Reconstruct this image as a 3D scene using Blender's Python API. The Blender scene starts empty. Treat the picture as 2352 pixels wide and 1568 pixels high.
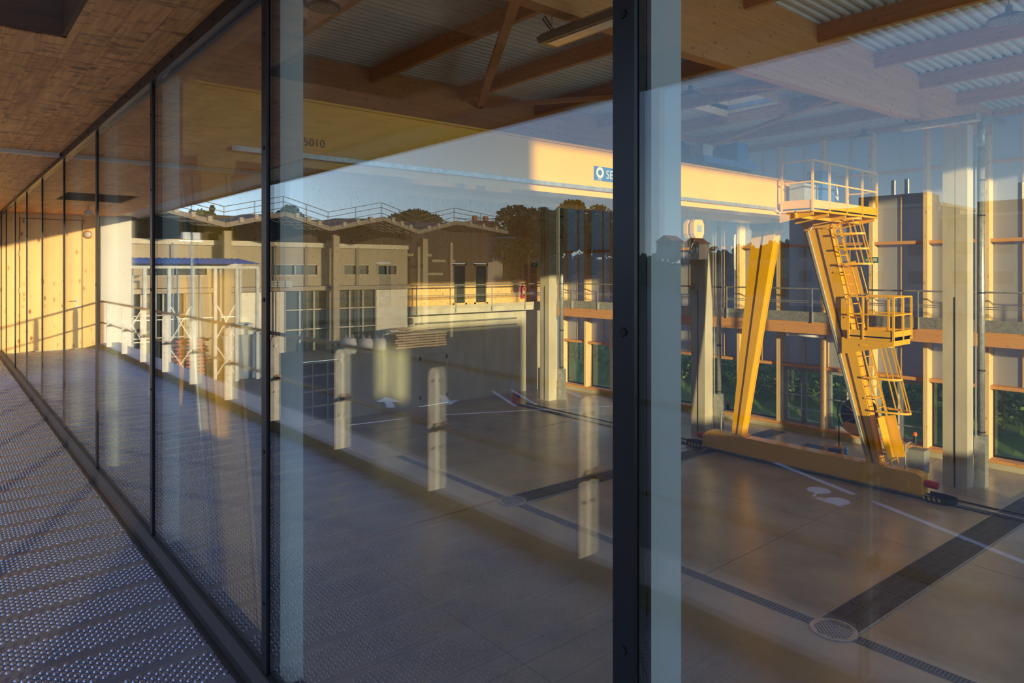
import bpy, math, random
from mathutils import Vector, Matrix
random.seed(7)
SC = bpy.context.scene
COL = SC.collection
R = math.radians

# ------------------------------------------------------------------ camera
cam_d = bpy.data.cameras.new('camera')
cam = bpy.data.objects.new('camera', cam_d)
COL.objects.link(cam)
cam.location = (0, 0, 1.667)
cam.rotation_euler = (R(90), 0, R(-40.2))
cam_d.lens = 24; cam_d.sensor_width = 36; cam_d.shift_y = -0.0697
cam_d.clip_start = .02; cam_d.clip_end = 3000
SC.camera = cam
# ------------------------------------------------------------------ world: clear evening sky
SKY_STRENGTH = 2.5
w = bpy.data.worlds.new('world'); SC.world = w; w.use_nodes = True
nt = w.node_tree; nt.nodes.clear()
def WN(t, **k):
    n = nt.nodes.new(t)
    for a, b in k.items(): setattr(n, a, b)
    return n
tc = WN('ShaderNodeTexCoord'); sx = WN('ShaderNodeSeparateXYZ'); rp = WN('ShaderNodeValToRGB')
bg = WN('ShaderNodeBackground'); wo = WN('ShaderNodeOutputWorld')
cr = rp.color_ramp; cr.interpolation = 'B_SPLINE'
for p, col in ((0.0, (.46, .56, .60, 1)), (.06, (.40, .56, .68, 1)), (.19, (.135, .215, .37, 1)), (.5, (.15, .235, .44, 1))):
    e = cr.elements.new(p) if p not in (0.0,) else cr.elements[0]
    e.position = p; e.color = col
cr.elements[-1].position = 1.0; cr.elements[-1].color = (.10, .17, .50, 1)
nz = WN('ShaderNodeTexNoise'); mp = WN('ShaderNodeMapping'); mp.inputs['Scale'].default_value = (1.2, 1.2, 9)
nz.inputs['Scale'].default_value = 1.6; nz.inputs['Detail'].default_value = 5
cl = WN('ShaderNodeMapRange'); cl.inputs['From Min'].default_value = .55; cl.inputs['From Max'].default_value = .85
cl.inputs['To Max'].default_value = .16
mx = WN('ShaderNodeMix', data_type='RGBA')
L = nt.links.new
L(tc.outputs['Generated'], sx.inputs[0]); L(sx.outputs['Z'], rp.inputs[0])
L(tc.outputs['Generated'], mp.inputs[0]); L(mp.outputs[0], nz.inputs['Vector']); L(nz.outputs['Fac'], cl.inputs['Value'])
L(cl.outputs[0], mx.inputs[0]); L(rp.outputs[0], mx.inputs[6]); mx.inputs[7].default_value = (.66, .56, .56, 1)
L(mx.outputs[2], bg.inputs[0]); bg.inputs[1].default_value = SKY_STRENGTH; L(bg.outputs[0], wo.inputs[0])
# ------------------------------------------------------------------ low evening sun
sd = bpy.data.lights.new('sun', 'SUN'); sd.energy = 4.7; sd.color = (1.0, .78, .44); sd.angle = R(1.0)
sun = bpy.data.objects.new('sun', sd); COL.objects.link(sun)
sun.rotation_euler = Vector((.46, 1, -.13)).to_track_quat('-Z', 'Y').to_euler()
sun.location = (-20, -40, 12)
SC.view_settings.view_transform = 'Standard'; SC.view_settings.look = 'None'
SC.view_settings.gamma = 1; SC.view_settings.use_curve_mapping = False
SC.view_settings.exposure = 0.4
SC.cycles.transparent_max_bounces = 32
SC.cycles.max_bounces = 10; SC.cycles.diffuse_bounces = 5; SC.cycles.glossy_bounces = 5

# ================================================================== materials
def newmat(name):
    m = bpy.data.materials.new(name); m.use_nodes = True
    t = m.node_tree; t.nodes.clear()
    o = t.nodes.new('ShaderNodeOutputMaterial')
    return m, t, o
class NT:
    def __init__(s, t): s.t = t
    def n(s, ty, ins=None, **k):
        n = s.t.nodes.new(ty)
        for a, b in k.items(): setattr(n, a, b)
        for a, b in (ins or {}).items():
            if hasattr(b, 'is_linked') or isinstance(b, bpy.types.NodeSocket): s.t.links.new(b, n.inputs[a])
            else: n.inputs[a].default_value = b
        return n
    def m(s, op, a, b=0.0, c=0.0): return s.n('ShaderNodeMath', {0: a, 1: b, 2: c}, operation=op).outputs[0]
    def mix(s, f, a, b):
        return s.n('ShaderNodeMix', {0: f, 6: a, 7: b}, data_type='RGBA').outputs[2]
    def ramp(s, f, a, b): return s.n('ShaderNodeMapRange', {0: f, 1: a, 2: b}).outputs[0]
def C4(c): return (c[0], c[1], c[2], 1)
def mat(name, col, rough=.6, metal=0., var=.12, scale=3., bump=0., bscale=40., stretch=(1, 1, 1), spec=.5, col2=None, coat=0.):
    m, t, o = newmat(name); N = NT(t)
    p = N.n('ShaderNodeBsdfPrincipled', {'Roughness': rough, 'Metallic': metal, 'Specular IOR Level': spec, 'Coat Weight': coat})
    tcn = N.n('ShaderNodeTexCoord').outputs['Object']
    mpn = N.n('ShaderNodeMapping', {0: tcn, 'Scale': stretch}).outputs[0]
    nz = N.n('ShaderNodeTexNoise', {'Vector': mpn, 'Scale': scale, 'Detail': 6.0, 'Roughness': .6})
    f = N.ramp(nz.outputs['Fac'], .3, .7)
    c2 = col2 or tuple(x * (1 - var * 2) for x in col)
    t.links.new(N.mix(f, C4(c2), C4(tuple(min(1, x * (1 + var * .5)) for x in col))), p.inputs['Base Color'])
    if bump:
        nb = N.n('ShaderNodeTexNoise', {'Vector': mpn, 'Scale': bscale, 'Detail': 4.0})
        t.links.new(N.n('ShaderNodeBump', {'Height': nb.outputs['Fac'], 'Strength': bump, 'Distance': .02}).outputs[0], p.inputs['Normal'])
    t.links.new(p.outputs[0], o.inputs[0])
    return m
def wood(name, c1, c2, along='Y', across='X', width=.13, knot=(.12, .05, .02), knots=.5, rough=.6, length=2.5, blot=.25):
    m, t, o = newmat(name); N = NT(t)
    tcn = N.n('ShaderNodeTexCoord').outputs['Object']
    ri = N.n('ShaderNodeObjectInfo').outputs['Random']
    sep = N.n('ShaderNodeSeparateXYZ', {0: tcn}); A = sep.outputs[along]; B = sep.outputs[across]
    third = [a for a in 'XYZ' if a not in (along, across)][0]; Cc = sep.outputs[third]
    bi = N.m('FLOOR', N.m('DIVIDE', N.m('ADD', B, .031), width))
    bo = N.m('MULTIPLY', N.n('ShaderNodeTexWhiteNoise', {'W': N.m('ADD', bi, N.m('MULTIPLY', ri, 37.))}, noise_dimensions='1D').outputs[0], length)
    li = N.m('FLOOR', N.m('DIVIDE', N.m('ADD', A, bo), length))
    rnd = N.n('ShaderNodeTexWhiteNoise', {'Vector': N.n('ShaderNodeCombineXYZ', {0: bi, 1: li, 2: ri}).outputs[0]}, noise_dimensions='3D').outputs[0]
    off = N.m('MULTIPLY', rnd, 31.)
    gv = N.n('ShaderNodeCombineXYZ', {0: N.m('ADD', N.m('MULTIPLY', A, .9), off), 1: N.m('MULTIPLY', B, 14.), 2: N.m('ADD', N.m('MULTIPLY', Cc, 14.), off)}).outputs[0]
    g = N.n('ShaderNodeTexNoise', {'Vector': gv, 'Scale': 2.2, 'Detail': 6., 'Distortion': .8}).outputs['Fac']
    gf = N.m('ADD', N.m('MULTIPLY', N.ramp(g, .3, .7), .6), N.m('MULTIPLY', rnd, .4))
    base = N.mix(gf, C4(c1), C4(c2))
    bv = N.n('ShaderNodeCombineXYZ', {0: N.m('MULTIPLY', A, 9.), 1: N.m('MULTIPLY', B, 3.), 2: N.m('ADD', N.m('MULTIPLY', Cc, 3.), off)}).outputs[0]
    bl = N.n('ShaderNodeTexNoise', {'Vector': bv, 'Scale': 1.3, 'Detail': 5., 'Roughness': .7}).outputs['Fac']
    base = N.mix(N.m('MULTIPLY', N.ramp(bl, .52, .66), blot), base, C4(tuple(x * .35 for x in c1)))
    kv = N.n('ShaderNodeCombineXYZ', {0: N.m('MULTIPLY', A, 2.0), 1: N.m('MULTIPLY', B, 4.2), 2: N.m('ADD', N.m('MULTIPLY', Cc, 4.2), off)}).outputs[0]
    kd = N.n('ShaderNodeTexVoronoi', {'Vector': kv, 'Scale': 1.6}).outputs['Distance']
    kf = N.m('MULTIPLY', N.m('SUBTRACT', 1., N.ramp(kd, .07, .22)), knots)
    base = N.mix(kf, base, C4(knot))
    fr = N.m('FRACT', N.m('DIVIDE', N.m('ADD', B, .031), width))
    jf = N.m('MULTIPLY', N.m('LESS_THAN', fr, .02), .45)
    base = N.mix(jf, base, C4(tuple(x * .4 for x in c1)))
    p = N.n('ShaderNodeBsdfPrincipled', {'Base Color': base, 'Roughness': rough, 'Specular IOR Level': .35})
    t.links.new(N.n('ShaderNodeBump', {'Height': g, 'Strength': .15, 'Distance': .01}).outputs[0], p.inputs['Normal'])
    t.links.new(p.outputs[0], o.inputs[0])
    return m
def glassmat(name, tint, f0=.04, rough=0.0):
    """thin sheet: Schlick mirror reflection over clear transmission"""
    m, t, o = newmat(name); N = NT(t)
    g = N.n('ShaderNodeNewGeometry')
    d = N.n('ShaderNodeVectorMath', {0: g.outputs['Incoming'], 1: g.outputs['Normal']}, operation='DOT_PRODUCT').outputs['Value']
    k = N.m('POWER', N.m('SUBTRACT', 1., N.m('ABSOLUTE', d)), 5.)
    f = N.m('ADD', f0, N.m('MULTIPLY', k, 1 - f0))
    tr = N.n('ShaderNodeBsdfTransparent', {0: C4(tint)}); gl = N.n('ShaderNodeBsdfAnisotropic', {0: (1, 1, 1, 1), 'Roughness': rough}) if False else N.n('ShaderNodeBsdfGlossy', {'Color': (1, 1, 1, 1), 'Roughness': rough})
    mxs = N.n('ShaderNodeMixShader', {0: f, 1: tr.outputs[0], 2: gl.outputs[0]})
    t.links.new(mxs.outputs[0], o.inputs[0]); return m

M = {}
M['glass'] = glassmat('glass', (.965, .985, .966), .044)
M['glass_far'] = glassmat('glass_far', (.90, .95, .90), .045)
M['soffit'] = wood('soffit_wood', (.46, .155, .025), (.98, .45, .12), 'Y', 'X', .14, knots=.6, length=3, blot=.75)
M['spruce'] = wood('spruce_panel', (.74, .45, .16), (.86, .58, .25), 'Z', 'X', .16, knot=(.26, .08, .02), knots=1., length=9, blot=.05)
M['spruceY'] = wood('spruce_panel_side', (.72, .42, .16), (.88, .58, .26), 'Z', 'Y', .16, knot=(.30, .10, .03), knots=.7, length=9, blot=.05)
M['post'] = wood('facade_timber', (.74, .47, .19), (.90, .66, .34), 'Z', 'X', .3, knot=(.36, .13, .04), knots=.7, length=20, blot=.05)
M['transom'] = wood('transom_timber', (.60, .27, .085), (.74, .38, .13), 'Y', 'Z', .3, knots=.5, length=20, blot=.08)
M['glulamX'] = wood('glulam_across', (.52, .23, .08), (.66, .33, .13), 'X', 'Z', .045, knots=.6, length=6, blot=.1)
M['glulamY'] = wood('glulam_along', (.54, .23, .08), (.68, .33, .13), 'Y', 'Z', .045, knots=.6, length=6, blot=.1)
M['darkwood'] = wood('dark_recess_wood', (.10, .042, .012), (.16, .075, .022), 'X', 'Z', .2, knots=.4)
M['frame'] = mat('dark_frame', (.035, .034, .038), .38, .6, .15, 2.)
M['sill'] = mat('bronze_sill', (.032, .022, .017), .65, .0, .2, 3.)
M['rubber'] = mat('black_gasket', (.006, .006, .007), .7)
M['innerpost'] = mat('pale_inner_post', (.62, .68, .66), .5, .0, .05, 1.)
M['deck'] = mat('deck_steel', (.27, .275, .30), .36, .5, .15, 1.5, col2=(.19, .19, .21))
M['stud'] = mat('stud_steel', (.52, .54, .58), .2, .9, .1, 3.)
M['fascia'] = mat('canopy_fascia', (.24, .19, .14), .7)
M['darkrail'] = mat('dark_roof_rail', (.05, .045, .045), .6, .2)
M['galv'] = mat('galvanised_steel', (.50, .51, .50), .42, .6, .18, 9.)
M['galvpost'] = mat('weathered_galvanised_post', (.74, .73, .69), .6, .05, .12, 14., col2=(.52, .50, .46))
M['rail'] = mat('bronze_rail', (.24, .16, .10), .35, .6, .1)
M['concrete'] = mat('concrete', (.62, .58, .47), .8, 0, .14, 1.1, .25, 22., stretch=(1, 1, .35))
M['concol'] = mat('column_concrete', (.56, .50, .38), .75, 0, .10, 1.4, .2, 30., stretch=(1, 1, .4))
M['ledge'] = mat('ledge_concrete', (.42, .43, .46), .7, 0, .08, 2.)
M['upstand'] = mat('upstand_concrete', (.52, .43, .27), .75, 0, .1, 2.)
M['floor'] = mat('polished_concrete_floor', (.47, .39, .27), .27, 0, .18, .55, .02, 3., spec=.55, col2=(.30, .245, .185))
M['corr'] = mat('corrugated_steel', (.66, .66, .62), .55, .2, .06, 2.)
M['yellow'] = mat('crane_yellow', (.87, .45, .015), .42, 0, .04, 1., coat=.15)
M['yellow2'] = mat('crane_yellow_shade', (.72, .34, .02), .45, 0, .04, 1.)
M['brownst_shade'] = mat('brown_steel_and_shade', (.16, .075, .03), .5, .1)  # brown of the hub; on leg heads it stands for girder shadow
M['black'] = mat('black_plastic', (.012, .012, .013), .5)
M['red'] = mat('red_plastic', (.62, .02, .03), .4)
M['orange'] = mat('orange_lens', (.80, .16, .02), .3)
M['blue'] = mat('blue_cabinet', (.03, .14, .42), .45)
M['grey'] = mat('grey_box', (.36, .38, .38), .5, .2)
M['white'] = mat('white_paint', (.62, .60, .54), .6, 0, .04)
M['whiteline'] = mat('road_paint', (.55, .57, .62), .7, 0, .08, 8.)
M['orangeline'] = mat('orange_floor_paint', (.55, .20, .05), .4, 0, .1)
M['signgreen'] = mat('sign_green', (.03, .16, .08), .5)
M['lamp'] = mat('lamp_body', (.10, .10, .11), .4, .5)
M['lens'] = mat('lamp_lens', (.72, .70, .68), .25)
M['tubewhite'] = mat('tube_lamp_white', (.85, .85, .85), .3)
M['blind'] = None
m, t, o = newmat('translucent_panel'); N = NT(t)
tcn = N.n('ShaderNodeTexCoord').outputs['Object']
nz = N.n('ShaderNodeTexNoise', {'Vector': N.n('ShaderNodeMapping', {0: tcn, 'Scale': (1, 40, .6)}).outputs[0], 'Scale': 2.}).outputs['Fac']
cc = N.mix(nz, C4((.40, .37, .33)), C4((.50, .47, .42)))
df = N.n('ShaderNodeBsdfDiffuse', {0: cc}); tl = N.n('ShaderNodeBsdfTranslucent', {0: C4((.55, .60, .66))}); gs = N.n('ShaderNodeBsdfGlossy', {0: (1, 1, 1, 1), 'Roughness': .18})
a = N.n('ShaderNodeMixShader', {0: .40, 1: df.outputs[0], 2: tl.outputs[0]}); b = N.n('ShaderNodeMixShader', {0: .05, 1: a.outputs[0], 2: gs.outputs[0]})
t.links.new(b.outputs[0], o.inputs[0]); M['blind'] = m
m, t, o = newmat('opal_dome'); N = NT(t)
tl = N.n('ShaderNodeBsdfTranslucent', {0: C4((.85, .87, .88))}); df = N.n('ShaderNodeBsdfDiffuse', {0: C4((.8, .8, .8))})
t.links.new(N.n('ShaderNodeMixShader', {0: .8, 1: df.outputs[0], 2: tl.outputs[0]}).outputs[0], o.inputs[0]); M['dome'] = m
M['hedge'] = mat('hedge_leaf', (.27, .29, .06), .7, 0, .4, 2.2, col2=(.11, .14, .03))
M['grass'] = mat('grass', (.17, .21, .05), .9, 0, .3, 1.2, .4, 30., col2=(.09, .15, .03))
M['leaf1'] = mat('leaf_olive', (.15, .17, .045), .7, 0, .4, .7, col2=(.06, .08, .02))
M['leaf2'] = mat('leaf_dark', (.055, .085, .03), .7, 0, .3, .7, col2=(.02, .035, .015))
M['leaf3'] = mat('leaf_conifer', (.06, .11, .055), .7, 0, .3, .7)
M['trunk'] = mat('bark', (.10, .07, .045), .9, 0, .3, 5.)
M['asphalt'] = mat('yard_asphalt', (.075, .075, .08), .85, 0, .2, .6, .1, 30.)
M['hill'] = mat('wooded_hill', (.06, .075, .045), .95, 0, .5, .05, 1., .6, col2=(.018, .026, .018))
M['bconc'] = mat('rendered_concrete', (.40, .33, .235), .8, 0, .08, .5)
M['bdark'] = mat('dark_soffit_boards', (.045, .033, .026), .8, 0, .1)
M['bpan'] = mat('roof_light_panel', (.80, .82, .80), .35, 0, .05)
M['bglass'] = mat('dark_window_glass', (.05, .06, .055), .12, 0, .1, 1.)
M['bframe'] = mat('pale_window_frame', (.52, .46, .36), .5)
M['shut'] = mat('shutter_slats', (.60, .56, .48), .5, .2)
M['bluecorr'] = mat('blue_roof_sheet', (.15, .20, .33), .5, .0)
M['redwood'] = mat('red_stained_timber', (.34, .10, .05), .7)
M['rawwood'] = mat('raw_planks', (.62, .42, .22), .75, 0, .2, 3.)
M['bag'] = mat('white_bulk_bag', (.50, .47, .44), .8, 0, .06)
M['skip'] = mat('blue_skip', (.05, .11, .22), .5)
M['roofred'] = mat('clay_roof', (.40, .14, .07), .8)
M['town'] = mat('town_render', (.46, .38, .34), .8)

# ================================================================== mesh helpers
class MB:
    def __init__(s): s.v = []; s.f = []
    def add(s, vs, fs):
        k = len(s.v); s.v += [tuple(p) for p in vs]; s.f += [tuple(k + i for i in f) for f in fs]; return s
    def box(s, x0, x1, y0, y1, z0, z1):
        return s.add([(x0, y0, z0), (x1, y0, z0), (x1, y1, z0), (x0, y1, z0), (x0, y0, z1), (x1, y0, z1), (x1, y1, z1), (x0, y1, z1)],
                     [(0, 3, 2, 1), (4, 5, 6, 7), (0, 1, 5, 4), (1, 2, 6, 5), (2, 3, 7, 6), (3, 0, 4, 7)])
    def bar(s, p, q, w, h, up=(0, 0, 1)):
        p, q = Vector(p), Vector(q); d = (q - p).normalized(); u = Vector(up)
        if abs(d.dot(u)) > .98: u = Vector((1, 0, 0))
        a = d.cross(u).normalized() * w / 2; b = d.cross(a).normalized() * h / 2
        vs = [p - a - b, p + a - b, p + a + b, p - a + b, q - a - b, q + a - b, q + a + b, q - a + b]
        return s.add(vs, [(0, 1, 2, 3), (7, 6, 5, 4), (0, 4, 5, 1), (1, 5, 6, 2), (2, 6, 7, 3), (3, 7, 4, 0)])
    def tube(s, pts, r, n=8, cap=True):
        pts = [Vector(p) for p in pts]; rings = []; pa = None
        for i, p in enumerate(pts):
            d = ((pts[min(i + 1, len(pts) - 1)] - pts[max(i - 1, 0)])).normalized()
            if pa is None:
                u = Vector((0, 0, 1)) if abs(d.z) < .9 else Vector((1, 0, 0)); pa = d.cross(u).normalized()
            a = (pa - d * pa.dot(d)).normalized(); pa = a; b = d.cross(a)
            rr = r[i] if isinstance(r, (list, tuple)) else r
            rings.append([p + a * rr * math.cos(2 * math.pi * k / n) + b * rr * math.sin(2 * math.pi * k / n) for k in range(n)])
        vs = [v for g in rings for v in g]; fs = []
        for i in range(len(rings) - 1):
            for k in range(n): fs.append((i * n + k, i * n + (k + 1) % n, (i + 1) * n + (k + 1) % n, (i + 1) * n + k))
        if cap: fs += [tuple(range(n))[::-1], tuple((len(rings) - 1) * n + k for k in range(n))]
        return s.add(vs, fs)
    def lathe(s, prof, n=24, c=(0, 0, 0), axis='Z'):
        vs = []
        for (r, z) in prof:
            for k in range(n):
                a = 2 * math.pi * k / n; x, y = r * math.cos(a), r * math.sin(a)
                p = {'Z': (x, y, z), 'X': (z, x, y), 'Y': (x, z, y)}[axis]
                vs.append((p[0] + c[0], p[1] + c[1], p[2] + c[2]))
        fs = [(i * n + k, i * n + (k + 1) % n, (i + 1) * n + (k + 1) % n, (i + 1) * n + k) for i in range(len(prof) - 1) for k in range(n)]
        return s.add(vs, fs)
    def prism(s, poly, h0, h1, axis='Z'):
        n = len(poly)
        def P(a, b, h): return {'Z': (a, b, h), 'X': (h, a, b), 'Y': (a, h, b)}[axis]
        vs = [P(a, b, h0) for a, b in poly] + [P(a, b, h1) for a, b in poly]
        return s.add(vs, [tuple(range(n))[::-1], tuple(range(n, 2 * n))] + [(i, (i + 1) % n, n + (i + 1) % n, n + i) for i in range(n)])
    def mesh(s, name, m, org=(0, 0, 0), smooth=False):
        me = bpy.data.meshes.new(name)
        me.from_pydata([(x - org[0], y - org[1], z - org[2]) for x, y, z in s.v], [], s.f)
        if m is not None: me.materials.append(M[m] if isinstance(m, str) else m)
        if smooth: me.polygons.foreach_set('use_smooth', [True] * len(me.polygons))
        me.update(); return me
ORG = {}
def link(name, me, loc=(0, 0, 0)):
    o = bpy.data.objects.new(name, me); COL.objects.link(o); o.location = loc; return o
def tag(o, label=None, cat=None, group=None, kind=None):
    if label: o['label'] = label
    if cat: o['category'] = cat
    if group: o['group'] = group
    if kind: o['kind'] = kind
    return o
def T(name, loc, label=None, cat=None, group=None, kind=None):
    o = bpy.data.objects.new(name, None); o.empty_display_size = .1; COL.objects.link(o); o.location = loc
    ORG[o.name] = Vector(loc); return tag(o, label, cat, group, kind)
def P(mb, name, m, parent, label=None, kind=None, smooth=False, org=None):
    """part in world coordinates, stored relative to its thing"""
    g = ORG[parent.name]
    # every part gets its own base point
    xs = [v[0] for v in mb.v]; ys = [v[1] for v in mb.v]; zs = [v[2] for v in mb.v]
    b = Vector(((min(xs) + max(xs)) / 2, (min(ys) + max(ys)) / 2, min(zs)))
    o = link(name, mb.mesh(name, m, b, smooth), b - g); o.parent = parent; ORG[o.name] = b
    return tag(o, label, None, None, kind)
def S(mb, name, m, label=None, cat=None, group=None, kind=None, smooth=False):
    """top-level single-mesh object with its origin at its base"""
    xs = [v[0] for v in mb.v]; ys = [v[1] for v in mb.v]; zs = [v[2] for v in mb.v]
    b = Vector(((min(xs) + max(xs)) / 2, (min(ys) + max(ys)) / 2, min(zs)))
    o = link(name, mb.mesh(name, m, b, smooth), b); ORG[o.name] = b
    return tag(o, label, cat, group, kind)
def dup(o, loc=None, parent=None, label=None, rz=None):
    c = o.copy(); COL.objects.link(c)
    if parent is not None: c.parent = parent
    if loc is not None: c.location = loc
    if rz is not None: c.rotation_euler.z = rz
    if label: c['label'] = label
    ORG[c.name] = Vector(c.location) if parent is None else ORG.get(o.name, Vector())
    for ch in list(o.children): dup(ch, None, c)
    return c
def B(*a): return MB().box(*a)
def text(body, size, loc, rot, m, name, parent, ext=.002):
    cu = bpy.data.curves.new(name, 'FONT'); cu.body = body; cu.size = size; cu.extrude = ext; cu.resolution_u = 3
    ob = bpy.data.objects.new(name, cu)
    me = bpy.data.meshes.new_from_object(ob); bpy.data.objects.remove(ob)
    me.materials.append(M[m]); o = link(name, me, Vector(loc) - ORG[parent.name]); o.rotation_euler = rot; o.parent = parent
    return o

# ================================================================== levels
ZF = -4.47; ZR = 6.62; H0, H1 = -6.5, 26.1; YE = 16.9
MUL = [.8485 + 1.844 * n for n in range(-6, 9)]

# ================================================================== the setting: hall shell
fl = T('floor', (12, 8, ZF), kind='structure')
P(B(1.0, 25.6, H0, H1, ZF - .2, ZF), 'slab', 'floor', fl)
wn = T('wall_near', (1.1, 8, ZF), kind='structure')
P(B(1.0, 1.14, H0, H1, ZF, -.02), 'base_wall', 'concrete', wn)
P(B(1.10, 1.22, H0, H1, 2.86, ZR), 'upper_wall', 'glulamY', wn)
P(B(1.0, 1.12, YE + .12, H1, -.02, 2.86), 'side_wall', 'spruceY', wn)
P(B(.93, 1.145, H0, YE, -.02, .006), 'inner_sill', 'sill', wn)
wf = T('wall_front', (12, H0, ZF), kind='structure')
P(B(1.1, 7.8, H0 - .2, H0, ZF, 3.3), 'parapet', 'concrete', wf)  # unseen stepped parapets, heights shaped to hold the sun off the hall
P(B(7.8, 13.6, H0 - .2, H0, ZF, -1.2), 'parapet', 'concrete', wf)
P(B(13.6, 16.6, H0 - .2, H0, ZF, -1.8), 'parapet', 'concrete', wf)
P(B(16.6, 25.5, H0 - .2, H0, ZF, -3.8), 'parapet', 'concrete', wf)
P(B(1.1, 25.5, H0 - .2, H0, 6.55, ZR), 'lintel', 'glulamX', wf)
# end wall of the hall: concrete below, timber above
we = T('wall_end', (12, H1, ZF), kind='structure')
e = 0
xs_ = [1.1, 3.4, 5.7, 8.0, 10.25]
for a, b in zip(xs_, xs_[1:]): P(B(a + .006, b - .006, H1, H1 + .2, ZF, -.25), 'concrete_panel', 'concrete', we)
P(B(10.25, 12.75, H1, H1 + .2, -2.0, -.25), 'concrete_panel', 'concrete', we)
for a, b in ((12.75, 14.7), (14.7, 16.62), (18.15, 20.3), (20.3, 22.6), (22.6, 25.6)): P(B(a + .006, b - .006, H1, H1 + .2, ZF, -.25), 'concrete_panel', 'concrete', we)
P(B(16.62, 18.15, H1, H1 + .2, -2.12, -.25), 'concrete_panel', 'concrete', we)
doors_up = [(14.45, 15.25), (18.42, 19.25), (19.68, 20.52)]
cuts = [1.1] + [v for d in doors_up for v in d] + [25.6]
for i in range(0, len(cuts), 2): P(B(cuts[i], cuts[i + 1], H1, H1 + .15, -.02, 1.98), 'timber_panel', 'spruce', we)
P(B(1.1, 25.6, H1, H1 + .15, 1.98, ZR), 'timber_panel', 'spruce', we)
# mezzanine along the end wall and the far facade
mz = T('mezzanine_floor', (14, 25, -.3), kind='structure')
P(B(1.2, 24.0, 24.9, H1, -.26, .0), 'slab', 'concrete', mz)
P(B(1.2, 24.0, 24.84, 24.9, -.02, .12), 'kerb', 'concol', mz)
P(B(24.0, 25.15, H0, H1, -.19, 0), 'slab', 'concrete', mz)
P(B(23.95, 24.0, H0, 24.84, -.19, .17), 'edge_board', 'galv', mz)
P(B(23.97, 24.12, H0, 24.84, -.62, -.19), 'edge_beam', 'transom', mz)

# concrete columns with a joint down the front, downpipe and guard box
def column(y, label, lit):
    c = T('concrete_column', (22.25, y, ZF), label, 'column', 'concrete columns of the hall')
    P(MB().box(22.0, 22.5, y - .305, y - .012, ZF, 5.75).box(22.0, 22.5, y + .012, y + .305, ZF, 5.75).box(22.02, 22.48, y - .012, y + .012, ZF, 5.75), 'shaft', 'concol', c)
    P(B(21.985, 22.0, y - .01, y + .014, ZF + .02, .9), 'joint', 'rubber', c)
    d = T('downpipe', (22.66, y - .42, ZF), 'steel rainwater downpipe and boxed foot beside the ' + lit, 'pipe', 'downpipes')
    P(MB().tube([(22.70, y - .45, ZF + 1.4), (22.70, y - .45, 5.2)], .085, 14), 'pipe', 'galv', d, smooth=True)
    P(MB().tube([(22.70, y - .45, 5.18), (22.70, y - .45, 5.55), (22.76, y - .45, 5.9), (23.05, y - .45, 6.0), (24.6, y - .45, 6.1)], .11, 12), 'flexible_bend', 'galv', d, smooth=True)
    P(MB().box(22.53, 22.86, y - .58, y - .31, ZF, ZF + 1.45), 'guard_box', 'galv', d)
    for z in (-1.2, 1.0, 3.2, 4.2, -2.95): P(MB().lathe([(.087, 0), (.10, 0), (.10, .04), (.087, .04)], 14, (22.70, y - .45, z)), 'bracket', 'rubber', d)
    P(MB().tube([(22.53, y - .36, ZF + 1.4), (22.53, y - .36, 4.7)], .02, 8), 'conduit', 'grey', d)
column(6.655, 'concrete column with dark joint nearest the right edge of the view', 'nearest concrete column')
column(15.155, 'shaded concrete column behind the hanging crane hook', 'column behind the crane hook')
column(23.655, 'concrete column at the corner by the red fire extinguisher', 'farthest corner column')
column(-1.85, 'concrete column outside the picture beyond the right edge', 'column out of view on the right')

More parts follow.
